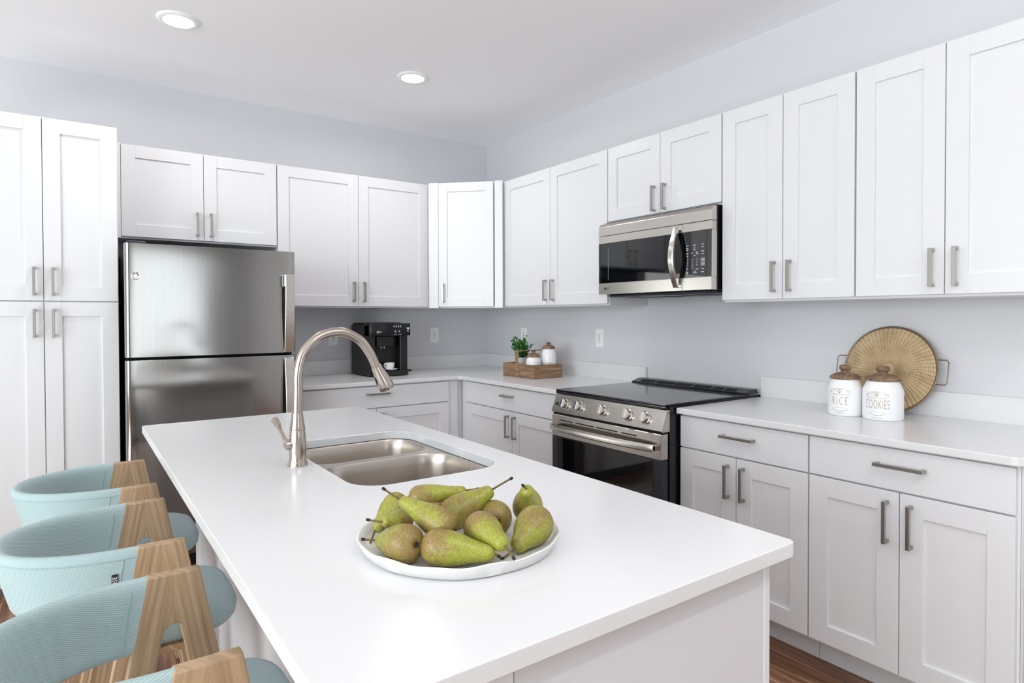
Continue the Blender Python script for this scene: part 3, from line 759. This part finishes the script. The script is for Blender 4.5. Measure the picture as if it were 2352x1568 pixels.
# ------------------------------------------------------------------ coffee machine, cup, saucer
cx0, cx1, cyb, cyf = -1.184, -.902, -.062, -.385
t = thing('coffee_machine', (-1.04, -.22, CT), 'black bean-to-cup coffee machine on the back worktop', 'coffee machine')
mb = MB(); mb.box(cx0, cx1, cyb, -.30, CT+.004, 1.262, .006)
mb.box(cx0, cx0+.045, -.299, cyf+.004, CT+.004, 1.262, .006)
mb.box(cx1-.055, cx1, -.299, cyf+.012, CT+.004, 1.19, .005)
mb.build('body', m_blackmatt, t)
pp = []
for i in range(13):
    f = i/12; pp.append((cx0+.0+(cx1+.012-cx0)*f, cyf-.004-.014*math.sin(pi*f)))
pnl = MB().prism(pp+[(cx1+.012, -.30), (cx0, -.30)], 1.186, 1.270).build('control_panel', m_black, t, smooth=SM, bevel=.006, bseg=3)
MB().box(cx0+.01, cx1-.01, cyb-.01, -.29, 1.262, 1.274, .004).build('bean_lid', m_blackmatt, t)
MB().box(-1.125, -1.002, -.378, -.30, 1.112, 1.185, .006).build('spout', m_blackmatt, t)
for x_ in (-1.085, -1.062): MB().lathe([(.005, 0), (.006, .012)], (x_, -.345, 1.101), 14).build('nozzle', m_chrome, t, smooth=SM)
MB().tube([(-1.155+.01, -.35, 1.186), (-1.145, -.352, 1.12), (-1.145, -.352, 1.07)], .0055, 12).build('steam_wand', m_blackmatt, t, smooth=SM)
MB().lathe([(.0058, 0), (.0058, .015)], (-1.145, -.352, 1.155), 12).build('wand_sleeve', m_chrome, t, smooth=SM)
dtr = MB().prism(rrect(cx0+.012, cx1-.004, -.405, -.302, .02, 5), CT+.004, .951).build('drip_tray', m_blackmatt, t, bevel=.003, bseg=2)
for k in range(9): MB().box(cx0+.05+k*.02, cx0+.06+k*.02, -.395, -.31, .951, .9525, 0).build('grate_bar', m_black, dtr)
MB().box(cx1-.006, cx1+.024, -.388, -.366, .938, .952, .003).build('tray_lever', m_blackmatt, t)
for x_ in (cx0+.03, cx1-.03):
    for y_ in (cyb-.03, -.30): MB().lathe([(.012, 0), (.012, .006)], (x_, y_, CT+.0002), 14).build('foot', m_blackmatt, t)
def py(x_): return cyf-.004-.014*math.sin(pi*min(1, max(0, (x_-cx0)/(cx1+.012-cx0))))-.0006
mb = MB()
def cm(x_, z, w, h): mb.box(x_-w/2, x_+w/2, py(x_), py(x_)+.003, z-h/2, z+h/2, 0)
for k in range(4): cm(-1.004+k*.0165-.012, 1.246, .009, .004); cm(-1.004+k*.0165-.012, 1.2535, .005, .004)
for k in range(2): cm(-1.012+k*.013, 1.1945, .007, .004)
for k in range(3): cm(-.978+k*.008, 1.1945, .004, .003)
mb.build('panel_marks', m_whiteink, pnl)
for x_ in (-1.006, -.976):
    MB().add([(x_-.009, py(x_), 1.209), (x_+.009, py(x_), 1.209), (x_, py(x_), 1.227), (x_-.009, py(x_)+.004, 1.209), (x_+.009, py(x_)+.004, 1.209), (x_, py(x_)+.004, 1.227)],
             [(0, 1, 2), (3, 4, 5), (0, 1, 4, 3), (1, 2, 5, 4), (2, 0, 3, 5)]).build('rocker_key', m_greyprint, pnl)
MB().lathe([(.010, 0), (.010, .003), (.001, .003)], (-1.128, py(-1.128)+.0025, 1.212), 20, (0, -1, 0)).build('dial', m_greyprint, pnl, smooth=SM)
MB().box(-1.128, -1.098, py(-1.11), py(-1.11)+.004, 1.2085, 1.2155, 0).build('dial_pointer', m_greyprint, pnl)
MB().box(-.922, -.898, py(-.91)-.0004, py(-.91)+.006, 1.230, 1.241, .001).build('badge_top', m_whiteink, pnl)
mb = MB()
for k in range(3): mb.box(-.918, -.902, py(-.91)-.0002, py(-.91)+.006, 1.223-k*.006, 1.227-k*.006, 0)
mb.build('badge_lines', m_greyprint, pnl)
cc = (-1.030, -.362)
sa = MB().lathe([(.001, 0), (.022, 0), (.026, .001), (.040, .0045), (.0475, .0085), (.0475, .0095), (.040, .006), (.024, .0025), (.001, .0025)], (cc[0]+.006, cc[1]-.002, .9527), 40).build('saucer', m_ceramic, None, smooth=SM)
tag(sa, 'small white saucer on the coffee machine drip tray', 'saucer')
t = thing('coffee_cup', (cc[0], cc[1], .9555), 'small white espresso cup standing on its saucer in the coffee machine', 'cup')
MB().lathe([(.001, 0), (.018, 0), (.020, .003), (.027, .014), (.0315, .032), (.0328, .047), (.0316, .047), (.030, .032), (.0255, .015), (.018, .006), (.001, .005)], (cc[0], cc[1], .9555), 36).build('bowl', m_ceramic, t, smooth=SM)
hpth = [(cc[0]-.030, cc[1]-.006, .9555+.042), (cc[0]-.041, cc[1]-.010, .9555+.042), (cc[0]-.046, cc[1]-.012, .9555+.034), (cc[0]-.043, cc[1]-.011, .9555+.023), (cc[0]-.033, cc[1]-.007, .9555+.0145), (cc[0]-.026, cc[1]-.005, .9555+.013)]
MB().tube(catmull(hpth, 4), .0028, 10).build('cup_handle', m_ceramic, t, smooth=SM)

# ------------------------------------------------------------------ crate with plant and two jars
bx0, bx1, by0, by1, bz1 = -.400, -.165, -1.142, -.800, 1.002
t = thing('wooden_crate', (-.2825, -.971, CT), 'open wooden crate with a strap handle on the corner worktop', 'crate')
MB().box(bx0, bx0+.009, by0, by1, CT+.0005, bz1, .001).build('side_board', m_crate, t)
MB().box(bx1-.009, bx1, by0, by1, CT+.0005, bz1, .001).build('side_board', m_crate, t)
for y_ in (by0, by1-.009): MB().box(bx0+.0093, bx1-.0093, y_, y_+.009, CT+.0005, bz1, .001).build('end_board', m_crate2, t)
MB().box(bx0+.0095, bx1-.0095, by0+.0095, by1-.0095, CT+.0008, CT+.010, .001).build('bottom_board', m_crate, t)
hy = -.962
mb = MB(); mb.box(bx0-.004, bx0-.0002, hy-.0195, hy+.0195, CT+.002, 1.086, .001); mb.box(bx1+.0002, bx1+.004, hy-.0195, hy+.0195, CT+.002, 1.086, .001)
mb.box(bx0-.004, bx1+.004, hy-.0195, hy+.0195, 1.0845, 1.0885, .001)
mb.build('strap_handle', m_crate, t)
def jar(name, c, z, r, hb, hk, label, group=None):
    t = thing('ceramic_jar', (c[0], c[1], z), label, 'jar', group)
    MB().lathe([(.001, 0), (r*.94, 0), (r*.985, .003), (r, .010), (r, hb*.74), (r*.985, hb*.785), (r*.86, hb*.92), (r*.80, hb*.955), (r*.80, hb), (r*.72, hb), (r*.72, hb-.01), (.001, hb-.012)], (c[0], c[1], z), 56).build('body', m_ceramic, t, smooth=math.radians(50))
    rl = r*.87; l = MB().lathe([(.001, hb+.0004), (rl*.97, hb+.0004), (rl, hb+.003), (rl, hb+.009), (rl*.96, hb+.012), (rl*.78, hb+.019), (rl*.5, hb+.025), (rl*.30, hb+.027),
                    (rl*.27, hb+.030), (rl*.27, hb+.034), (rl*.36, hb+.038), (rl*.39, hb+.042), (rl*.36, hk-.003), (rl*.26, hk), (.001, hk)], (c[0], c[1], z), 48)
    lid = l.build('lid', m_lid, t, smooth=SM)
    return t
zc = CT+.0105
j1 = jar('a', (-.333, -1.052), zc, .050, .124, .165, 'small lidded white jar in the crate, the shorter one in front')
j2 = jar('b', (-.2275, -1.078), zc, .0495, .175, .216, 'taller lidded white jar at the back right of the crate')
_R = .0499; _h = math.atan2(-4.2475+1.078, -2.779+.2275)-.12
text_mb(None, 'HONEY', .036, .55, 0, 'CENTER', lambda x, y: (-.2275+_R*math.cos(_h+x*.55/_R), -1.078+_R*math.sin(_h+x*.55/_R), zc+.064+y), MB(), 1.1).build('printed_word', m_blackink, j2)
t = thing('potted_plant', (-.292, -.865, zc), 'small bushy green plant in a white pot standing in the crate', 'plant')
MB().lathe([(.001, 0), (.036, 0), (.038, .003), (.046, .100), (.0485, .112), (.0445, .112), (.043, .095), (.001, .094)], (-.292, -.865, zc), 36).build('pot', m_ceramic, t, smooth=SM)
MB().lathe([(.001, .0965), (.0425, .0955)], (-.292, -.865, zc), 24).build('soil', m_soil, t)
rnd = random.Random(3)
mbS = MB(); mbL = MB()
for k in range(30):
    a = rnd.random()*2*pi; rr = .072*math.sqrt(rnd.random()); top = Vector((-.292+rr*math.cos(a)*1.05, -.865+rr*math.sin(a), zc+.135+.125*rnd.random()*(1-.25*rr/.075)+.01))
    b0 = Vector((-.292+.3*rr*math.cos(a), -.865+.3*rr*math.sin(a), zc+.095))
    path = [b0, b0.lerp(top, .5)+Vector((0, 0, .012)), top]; mbS.tube(path, .0012, 5)
    for i in range(15):
        f = .12+.88*i/14; p = b0.lerp(top, f)+Vector((0, 0, .012*4*f*(1-f)))
        th = rnd.random()*2*pi; el = rnd.uniform(-.2, .9); dirv = Vector((math.cos(th)*math.cos(el), math.sin(th)*math.cos(el), math.sin(el)))
        sdv = dirv.cross(Vector((rnd.uniform(-1, 1), rnd.uniform(-1, 1), 1))).normalized(); nn = dirv.cross(sdv)
        L = rnd.uniform(.017, .026); w = L*.34
        vs = []
        for f2, w2, dz in ((0, .1, 0), (.3, .85, -.06), (.6, 1, -.03), (.85, .62, .05), (1, .08, .14)):
            c_ = p+dirv*L*f2-nn*L*dz
            vs += [c_-sdv*w*w2+nn*w*.2*w2, c_-nn*w*.05, c_+sdv*w*w2+nn*w*.2*w2]
        F = []
        for q_ in range(4):
            for s_ in (0, 1): F.append((q_*3+s_, q_*3+s_+1, q_*3+s_+4, q_*3+s_+3))
        mbL.add(vs, F)
mbS.build('stems', m_leaf, t)['kind'] = 'stuff'
mbL.build('foliage', m_leaf, t, smooth=math.radians(60))['kind'] = 'stuff'

# ------------------------------------------------------------------ RICE and COOKIES jars, woven tray
def wrap_print(t, c, z, r, ang, word, size, wscale, mat_word):
    """print wrapped on the jar wall; ang = heading of the print's centre"""
    R = r+.0005
    def at(s, h):
        a = ang+s/R; return (c[0]+R*math.cos(a), c[1]+R*math.sin(a), z+h)
    def curved(name, txt, sz, h0, mat, w=1.0, arc=0, spc=1.0, thin=0):
        T = None
        # x to the right for the viewer = increasing angle (counter-clockwise from above)
        fn = lambda x, y: at(x*w, h0+y+arc*(x*w)**2)
        mb = text_mb(T, txt, sz, w, 0, 'CENTER', fn, MB(), spc, thin); return mb.build(name, mat, t)
    curved('printed_word', word, size, .0455, mat_word, wscale, 0, 1.1 if word == 'COOKIES' else 1.45, -.0007)
    curved('printed_name', "MRS WINTERBOTTOM'S", .0095, .1045, m_greyink, .80, -9.0)
    curved('printed_line', 'Delicious Traditional', .0085, .0835, m_greyink, .95)
    mb = MB()
    for s, w, h, hh in ((0, .052, .034, .0006), (0, .036, .0115, .0018)):
        n = 12
        for i in range(n):
            a0 = -w/2+w*i/n; a1 = a0+w/n*(.72 if hh > .001 else 1)
            mb.add([at(a0, h-hh/2), at(a1, h-hh/2), at(a1, h+hh/2), at(a0, h+hh/2)], [(0, 1, 2, 3)])
    n = 24
    for i in range(n):
        a0 = -.030+.06*i/n; a1 = a0+.0018; hc = .0185+11*(a0**2)
        mb.add([at(a0, hc), at(a1, hc), at(a1, hc+.0024), at(a0, hc+.0024)], [(0, 1, 2, 3)])
    mb.build('printed_small_lines', m_greyink, t)
    CZ = .097
    mb = MB(); ring = [(0.0045*math.cos(2*pi*k/16), CZ+.0058*math.sin(2*pi*k/16)) for k in range(16)]; r2_ = [(p[0]*.5, CZ+(p[1]-CZ)*.5) for p in ring]
    mb.loft([[at(*p) for p in ring], [at(*p) for p in r2_]], True, False, False)
    for s in (-1, 1): mb.add([at(s*.007, CZ-.001), at(s*.0125, CZ-.0005), at(s*.0125, CZ+.001), at(s*.007, CZ+.001)], [(0, 1, 2, 3)])
    mb.build('printed_crest', m_goldink, t)
def heading(c, off):
    d = math.atan2(CAMV[1]-c[1], CAMV[0]-c[0]); return d-off
CAMV = (-2.779, -4.2475)
c1, c2 = (-.256, -3.006), (-.2455, -3.1435)
tj = jar('r', c1, CT+.0003, .0635, .143, .199, 'white lidded jar printed RICE, left of the cookies jar')
wrap_print(tj, c1, CT, .0635, heading(c1, math.radians(18)), 'RICE', .047, .46, m_goldink)
tj = jar('k', c2, CT+.0003, .0695, .146, .202, 'white lidded jar printed COOKIES, in front of the woven tray')
wrap_print(tj, c2, CT, .0695, heading(c2, math.radians(17)), 'COOKIES', .049, .395, m_goldink)
# the tray leans on the wall
R0 = .1755; tilt = math.radians(10.5)
tc_ = Vector((-.062, -3.086, CT+.0045+R0*math.cos(tilt)))
Tt = Matrix.Translation(tc_) @ Matrix.Rotation(tilt, 4, 'Y') @ Matrix(((0, 0, -1, 0), (-1, 0, 0, 0), (0, 1, 0, 0), (0, 0, 0, 1)))  # local x right, y up, z toward room
t = thing('woven_tray', (tc_.x, tc_.y, CT), 'round woven seagrass tray with wire handles leaning on the wall', 'tray')
MB(Tt).lathe([(.0005, -.003), (R0-.003, -.003), (R0-.003, -.0005), (.0005, -.0005)], (0, 0, 0), 96).build('backing', m_weavedark, t, smooth=SM)
mb = MB(Tt); nring = 17; rin = .022
for k in range(nring):
    r0_ = rin+(R0-.005-rin)*k/nring; r1_ = rin+(R0-.005-rin)*(k+1)/nring; dr_ = r1_-r0_
    for j in range(60):
        a0 = 2*pi*(j+(.5 if k % 2 else 0))/60+.9*r0_/R0; da = 2*pi/60
        pts_ = []
        for f_ in (.03, .2, .5, .8, .97):
            for g_ in (-.02, .25, .62, .9):
                hgt = .0004+.0034*(1-abs(2*f_-1)**2.4)*(.55+.45*math.sin(pi*min(1, g_+.1)))
                rr = r0_+dr_*g_-.0022*(2*f_-1)**2; aa = a0+da*f_
                pts_.append((rr*math.cos(aa), rr*math.sin(aa), hgt))
        mb.add(pts_, [(x_*4+y_, x_*4+y_+1, x_*4+y_+5, x_*4+y_+4) for x_ in range(4) for y_ in range(3)])
wp = mb.build('woven_panel', m_weave, t, smooth=math.radians(60)); wp['kind'] = 'stuff'
mb = MB(Tt)
for j in range(60):
    a0 = 2*pi*j/60
    mb.tube([(.004*math.cos(a0), .004*math.sin(a0), .0012), (.023*math.cos(a0+.1), .023*math.sin(a0+.1), .0018)], [.0004, .0011], 6)
mb.build('centre_spokes', m_weave, t, smooth=SM)['kind'] = 'stuff'
rim = [(R0*math.cos(2*pi*k/96), R0*math.sin(2*pi*k/96), .001) for k in range(97)]
MB(Tt).tube(rim, .0028, 8, False, Vector((0, 0, 1))).build('wire_rim', m_rimbrown, t, smooth=SM)
for s in (-1, 1):
    e = math.sqrt(R0**2-.048**2)
    P = [(s*e, .048), (s*(R0+.026), .048), (s*(R0+.034), .040), (s*(R0+.034), -.040), (s*(R0+.026), -.048), (s*e, -.048)]
    MB(Tt).tube([(p[0], p[1], .001) for p in P], .0022, 8).build('wire_handle', m_rimbrown, t, smooth=SM)

# ------------------------------------------------------------------ plate and pears
PC = (-2.226, -3.311)
mb = MB(); n = 96; prof = [(.001, .0002), (.150, .0002), (.159, .003), (.166, .019), (.168, .0225), (.1665, .0238), (.163, .0225), (.158, .012), (.150, .0085), (.001, .008)]
rings = []
for r, h in prof:
    r *= 1.042
    rings.append([(PC[0]+r*(1+.006*math.sin(5*a)+.004*math.sin(9*a+1))*math.cos(a), PC[1]+r*(1+.006*math.sin(5*a)+.004*math.sin(9*a+1))*math.sin(a),
                   CT+h+(.0011*math.sin(13*a)+.0009*math.sin(7*a+2))*(1 if h > .015 else 0)) for a in [2*pi*k/n for k in range(n)]])
pl = mb.loft(rings).build('serving_plate', m_plate, None, smooth=math.radians(50))
tag(pl, 'round white rimmed plate holding pears on the island', 'plate')
def pear(B, N, R, E, bend, label):
    """B body centre, N neck tip, R body radius, E stem end"""
    B, N, E = Vector(B), Vector(N), Vector(E); ax = (N-B); L = ax.length; ax.normalize()
    Q = Vector((0, 0, 1)).rotation_difference(ax)
    t = thing('pear', B, label, 'pear', 'pears heaped on the white plate')
    t.rotation_mode = 'QUATERNION'; t.rotation_quaternion = Q
    prof = []
    for i in range(13):            # round end
        a = -pi/2+(pi/2)*i/12; prof.append((R*math.cos(a) if i else .0008, R*.96*math.sin(a)+(.004*math.exp(-((i)/1.6)**2))))
    tab = [(0, 1), (.2, .96), (.4, .82), (.55, .665), (.7, .54), (.82, .465), (.91, .40), (.965, .27), (1, .01)]
    for i in range(1, 27):
        f = i/26; k = max(j for j in range(len(tab)-1) if tab[j][0] <= f or j == 0)
        (f0, r0), (f1, r1) = tab[k], tab[k+1]
        p0 = tab[max(0, k-1)]; p3 = tab[min(len(tab)-1, k+2)]
        u_ = (f-f0)/(f1-f0); m0 = (r1-p0[1])/max(1e-6, f1-p0[0])*(f1-f0) if k else -.06; m1 = (p3[1]-r0)/max(1e-6, p3[0]-f0)*(f1-f0) if k < len(tab)-2 else (r1-r0)*2
        v = (2*u_**3-3*u_**2+1)*r0+(u_**3-2*u_**2+u_)*m0+(-2*u_**3+3*u_**2)*r1+(u_**3-u_**2)*m1
        prof.append((max(R*v, .0007), L*f))
    seg = 28; rings = []
    for r, z in prof:
        f = max(0, z/L); ox = bend*math.sin(f*pi*.5)**2*L*.5
        rings.append([(r*math.cos(2*pi*k/seg)*(1+.02*math.sin(3*2*pi*k/seg+B.x*90))+ox, r*math.sin(2*pi*k/seg)*(1+.02*math.cos(2*2*pi*k/seg+B.y*70)), z) for k in range(seg)])
    MB().loft(rings, True, True, True).build('flesh', m_pear, t, smooth=math.radians(80), local=True)
    ox = bend*L*.5; e_ = Q.inverted() @ (E-B); k0 = Vector((ox, 0, L-.003)); gap = (e_-k0).length
    P = [k0, k0+Vector((0, 0, .0035))+(e_-k0)*.12, k0+(e_-k0)*.58+Vector((0, 0, gap*.10)), e_]
    P = catmull(P, 4)
    so = MB().tube(P, [.0021-.0004*min(1, i/6)+(.0005 if i > 10 else 0) for i in range(len(P))], 8).build('stem', m_stem, t, smooth=SM, local=True)
    e = Vector(P[-1]); d = (Vector(P[-1])-Vector(P[-2])).normalized()
    MB().tube([e-d*.004, e, e+d*.0022], [.0024, .0027, .0021], 8).build('stem_tip', m_stemtip, so, smooth=SM, local=True)
    mb = MB()
    for k in range(5):
        a = 2*pi*k/5; mb.add([(.001*math.cos(a+1), .001*math.sin(a+1), -R*.955), (.0045*math.cos(a-.4), .0045*math.sin(a-.4), -R*.965), (.0062*math.cos(a), .0062*math.sin(a), -R*.985), (.0045*math.cos(a+.4), .0045*math.sin(a+.4), -R*.965)], [(0, 1, 2, 3)])
    mb.lathe([(.0042, -R*.962), (.001, -R*.93)], (0, 0, 0), 10)
    mb.build('blossom_end', m_stemtip, t, local=True)
    return t
PEARS = [
 ((-2.3555, -3.3603, 0.9524), (-2.3715, -3.2879, 0.9376), 0.0309, (-2.3912, -3.2737, 0.9418), .1, 'round pear at the front left, blossom end toward the viewer'),
 ((-2.3170, -3.3976, 0.9502), (-2.2507, -3.4597, 0.9431), 0.0286, (-2.2457, -3.4633, 0.9393), .0, 'large russet pear lying across the front rim of the plate'),
 ((-2.2375, -3.3977, 0.9627), (-2.2422, -3.4706, 0.9570), 0.0291, (-2.2368, -3.4894, 0.9424), .05, 'pear at front right pointing its neck at the front rim'),
 ((-2.1369, -3.4118, 0.9541), (-2.2001, -3.4408, 0.9331), 0.0325, (-2.2245, -3.4384, 0.9225), .08, 'big speckled pear on the far right of the plate'),
 ((-2.0905, -3.3301, 0.9545), (-2.1246, -3.3689, 1.0025), 0.0289, (-2.1289, -3.3657, 1.0097), .05, 'pear at the back right with its neck tipped up'),
 ((-2.1681, -3.3370, 0.9515), (-2.1356, -3.2682, 0.9444), 0.0299, (-2.1278, -3.2492, 0.9440), .0, 'round pear end between the tall-stemmed and far right pears'),
 ((-2.2314, -3.3012, 0.9613), (-2.1596, -3.3149, 0.9979), 0.0297, (-2.1310, -3.3349, 1.0160), .05, 'pear on top of the heap with a long stem pointing right'),
 ((-2.2949, -3.3722, 0.9737), (-2.3395, -3.3031, 1.0047), 0.0250, (-2.3600, -3.2881, 1.0242), .05, 'long green pear on top of the heap, stem pointing upper left'),
 ((-2.3217, -3.2783, 0.9620), (-2.3618, -3.2865, 0.9673), 0.0202, (-2.3814, -3.2724, 0.9720), .05, 'small pear at the left with stem toward the plate edge'),
 ((-2.3030, -3.2118, 0.9663), (-2.3541, -3.2373, 0.9364), 0.0246, (-2.3709, -3.2527, 0.9160), .08, 'green pear at the back left, mostly behind the long green pear'),
 ((-2.2705, -3.2433, 0.9846), (-2.2004, -3.2930, 0.9961), 0.0208, (-2.1834, -3.3050, 0.9983), .0, 'pear lying at the very back of the plate'),
 ((-2.2494, -3.2531, 0.9577), (-2.2037, -3.1999, 0.9493), 0.0301, (-2.1948, -3.1817, 0.9472), .0, 'round pear end in the middle of the heap, ringed by others'),
]
for a in PEARS: pear(*a)

# ------------------------------------------------------------------ stools (built at the origin, x toward the island)
def build_stool():
    t = thing('bar_stool', (0, 0, FZ), 'stool', 'stool', 'pale blue stools along the island')
    TZ = .80-FZ                                                     # arm height over the floor
    hw = lambda z: .047+.19*(TZ-z)
    hi = lambda z: .024+.19*(TZ-.14-z)
    PY, TH = .196, .014
    for sy in (-1, 1):
        for sx in (-1, 1):
            P = [(0, TZ), (hw(TZ), TZ), (hw(0), 0), (hi(0), 0), (hi(TZ-.145), TZ-.145)]
            z_, w_ = TZ-.140, hi(TZ-.140)
            for k in range(1, 8): a = pi/2*k/8; P.append((w_*math.cos(a)**.9, z_+.040*math.sin(a)))
            P.append((0, TZ-.10))
            P = [(sx*p[0], p[1]) for p in P]
            mb = MB(); mb.prism(P, -TH, TH, (), lambda x, y, z: (x, sy*PY+z, y))
            ang = math.atan(.19)*sx; ca, sa_ = math.cos(ang), math.sin(ang)
            for i, v in enumerate(mb.v):
                along = v.z*ca-v.x*sa_; across = v.x*ca+v.z*sa_
                mb.uv[i] = (along, across+v.y*.7)
            mb.build('front_leg' if sx > 0 else 'rear_leg', m_stool, t, bevel=.0028, bseg=2, local=True, keep=lambda e: all(abs(v.co.x) < 1e-4 for v in e.verts))
    # backrest shell
    z0, z1 = .655-FZ, TZ+.001; N = 44
    def ctr(a, z):
        e = -hw(z)+.004; bx = -(.306-.27*(TZ-z)); A = -bx+e
        c_, s_ = math.cos(a), math.sin(a)
        return Vector((e-A*abs(s_)**.92, -PY*(abs(c_)**.92)*(1 if c_ > 0 else -1), z))
    sec = []
    hN = 9; r_ = .0138
    for k in range(hN): sec.append((1, z0+.012+(z1-.016-z0-.012)*k/(hN-1)))
    sec += [(.75, z1-.005), (.3, z1-.0005), (-.3, z1-.0005), (-.75, z1-.005)]
    for k in range(hN): sec.append((-1, z1-.016-(z1-.016-z0-.012)*k/(hN-1)))
    sec += [(-.7, z0+.003), (0, z0), (.7, z0+.003)]
    def outn(a, z):
        p0, p1 = ctr(a-.01, z), ctr(a+.01, z); d = p1-p0; n = Vector((d.y, -d.x, 0)); n.normalize()
        c0 = Vector((-.05, 0, z)); p = ctr(a, z)
        return n if n.dot(p-c0) > 0 else -n
    mb = MB(); rings = []; acc = 0; prev = None; us = []
    for i in range(N+1):
        a = .001+(pi-.002)*i/N
        ring = []
        for s, z in sec: ring.append(ctr(a, z)+outn(a, z)*(r_*s))
        c_ = ctr(a, TZ-.05)
        if prev is not None: acc += (c_-prev).length
        prev = c_; us.append(acc); rings.append(ring)
    mb.loft(rings)
    ns = len(sec)
    for i in range(N+1):
        for j, (s, z) in enumerate(sec): mb.uv[i*ns+j] = (us[i], z+(0 if s > 0 else .4))
    bk = mb.build('backrest', m_fabric, t, smooth=math.radians(60), local=True)
    pp_ = [ctr(a, TZ-.018)+outn(a, TZ-.018)*(r_+.0004) for a in [.02+(pi-.04)*k/40 for k in range(41)]]
    MB().tube(pp_, .0013, 6).build('piping', m_fabric, bk, smooth=SM, local=True)
    for a in (.085, pi-.085):
        for s in (1, -1):
            MB().tube([ctr(a, z)+outn(a, z)*(s*(r_+.0002)) for z in [z0+.012+(TZ-.02-z0-.012)*k/8 for k in range(9)]], .0011, 6).build('seam', m_fabric, bk, smooth=SM, local=True)
    # woven maker's tag on the near end of the outside
    a = .125; zt_ = TZ-.060
    O = ctr(a, zt_)+outn(a, zt_)*(r_+.0012); nv = outn(a, zt_); uv_ = Vector((0, 0, 1)).cross(nv).normalized()
    if uv_.x < 0: uv_ = -uv_
    Tg = Matrix((uv_, nv, Vector((0, 0, 1)))).transposed().to_4x4(); Tg.translation = O
    tg = MB(Tg).box(-.0058, .0058, -.0012, .0012, -.036, .012, .0004).build('maker_tag', m_tag, bk, local=True)
    Tq = Tg @ Matrix.Rotation(-pi/2, 4, 'Y'); Tq = Tg
    text_mb(None, 'HOUSE', .0125, 1, 0, 'CENTER', lambda x, y: Tg @ Vector((-(y-.0043)*1.0, .0015, x-.012)), MB()).build('tag_lettering', m_whiteink, tg, local=True)
    # seat pad
    zs, zt2 = .548-FZ, .612-FZ
    def sup(ax_, ay_, cx_, z, n=40):
        return [(cx_+ax_*math.copysign(abs(math.cos(2*pi*k/n))**.55, math.cos(2*pi*k/n)), ay_*math.copysign(abs(math.sin(2*pi*k/n))**.55, math.sin(2*pi*k/n)), z) for k in range(n)]
    rg = [sup(.150, .150, 0.004, zs), sup(.166, .168, 0.004, zs+.004), sup(.177, .178, 0.004, zs+.018), sup(.180, .180, 0.004, zs+.036), sup(.174, .175, 0.004, zt2-.012), sup(.155, .158, 0.004, zt2-.003), sup(.11, .11, 0.004, zt2+.002), sup(.04, .04, 0.004, zt2+.003)]
    mb = MB(); mb.loft(rg)
    for i, v in enumerate(mb.v): mb.uv[i] = (v.x+v.z*.3, v.y+v.z*.6)
    st = mb.build('seat', m_fabric, t, smooth=math.radians(60), local=True)
    for x_ in (-.0,):
        mb = MB().box(x_-.05, x_+.05, -PY+TH-.001, PY-TH+.001, zs-.012, zs+.003, .002)
        for i, v in enumerate(mb.v): mb.uv[i] = (v.y, v.x+v.z)
        mb.build('seat_rail', m_stool, t, local=True)
    return t
proto = build_stool()
SX = -2.619
spots = [(-1.866, 'pale blue wood-armed stool farthest along the island, nearest the refrigerator'),
         (-2.450, 'pale blue wood-armed stool in the middle of the row at the island'),
         (-3.042, 'pale blue wood-armed stool nearest the viewer, cut by the lower left corner')]
for i, (y_, lb) in enumerate(spots):
    o = proto if i == 0 else copy_tree(proto)
    o.location = (SX, y_, FZ); o['label'] = lb
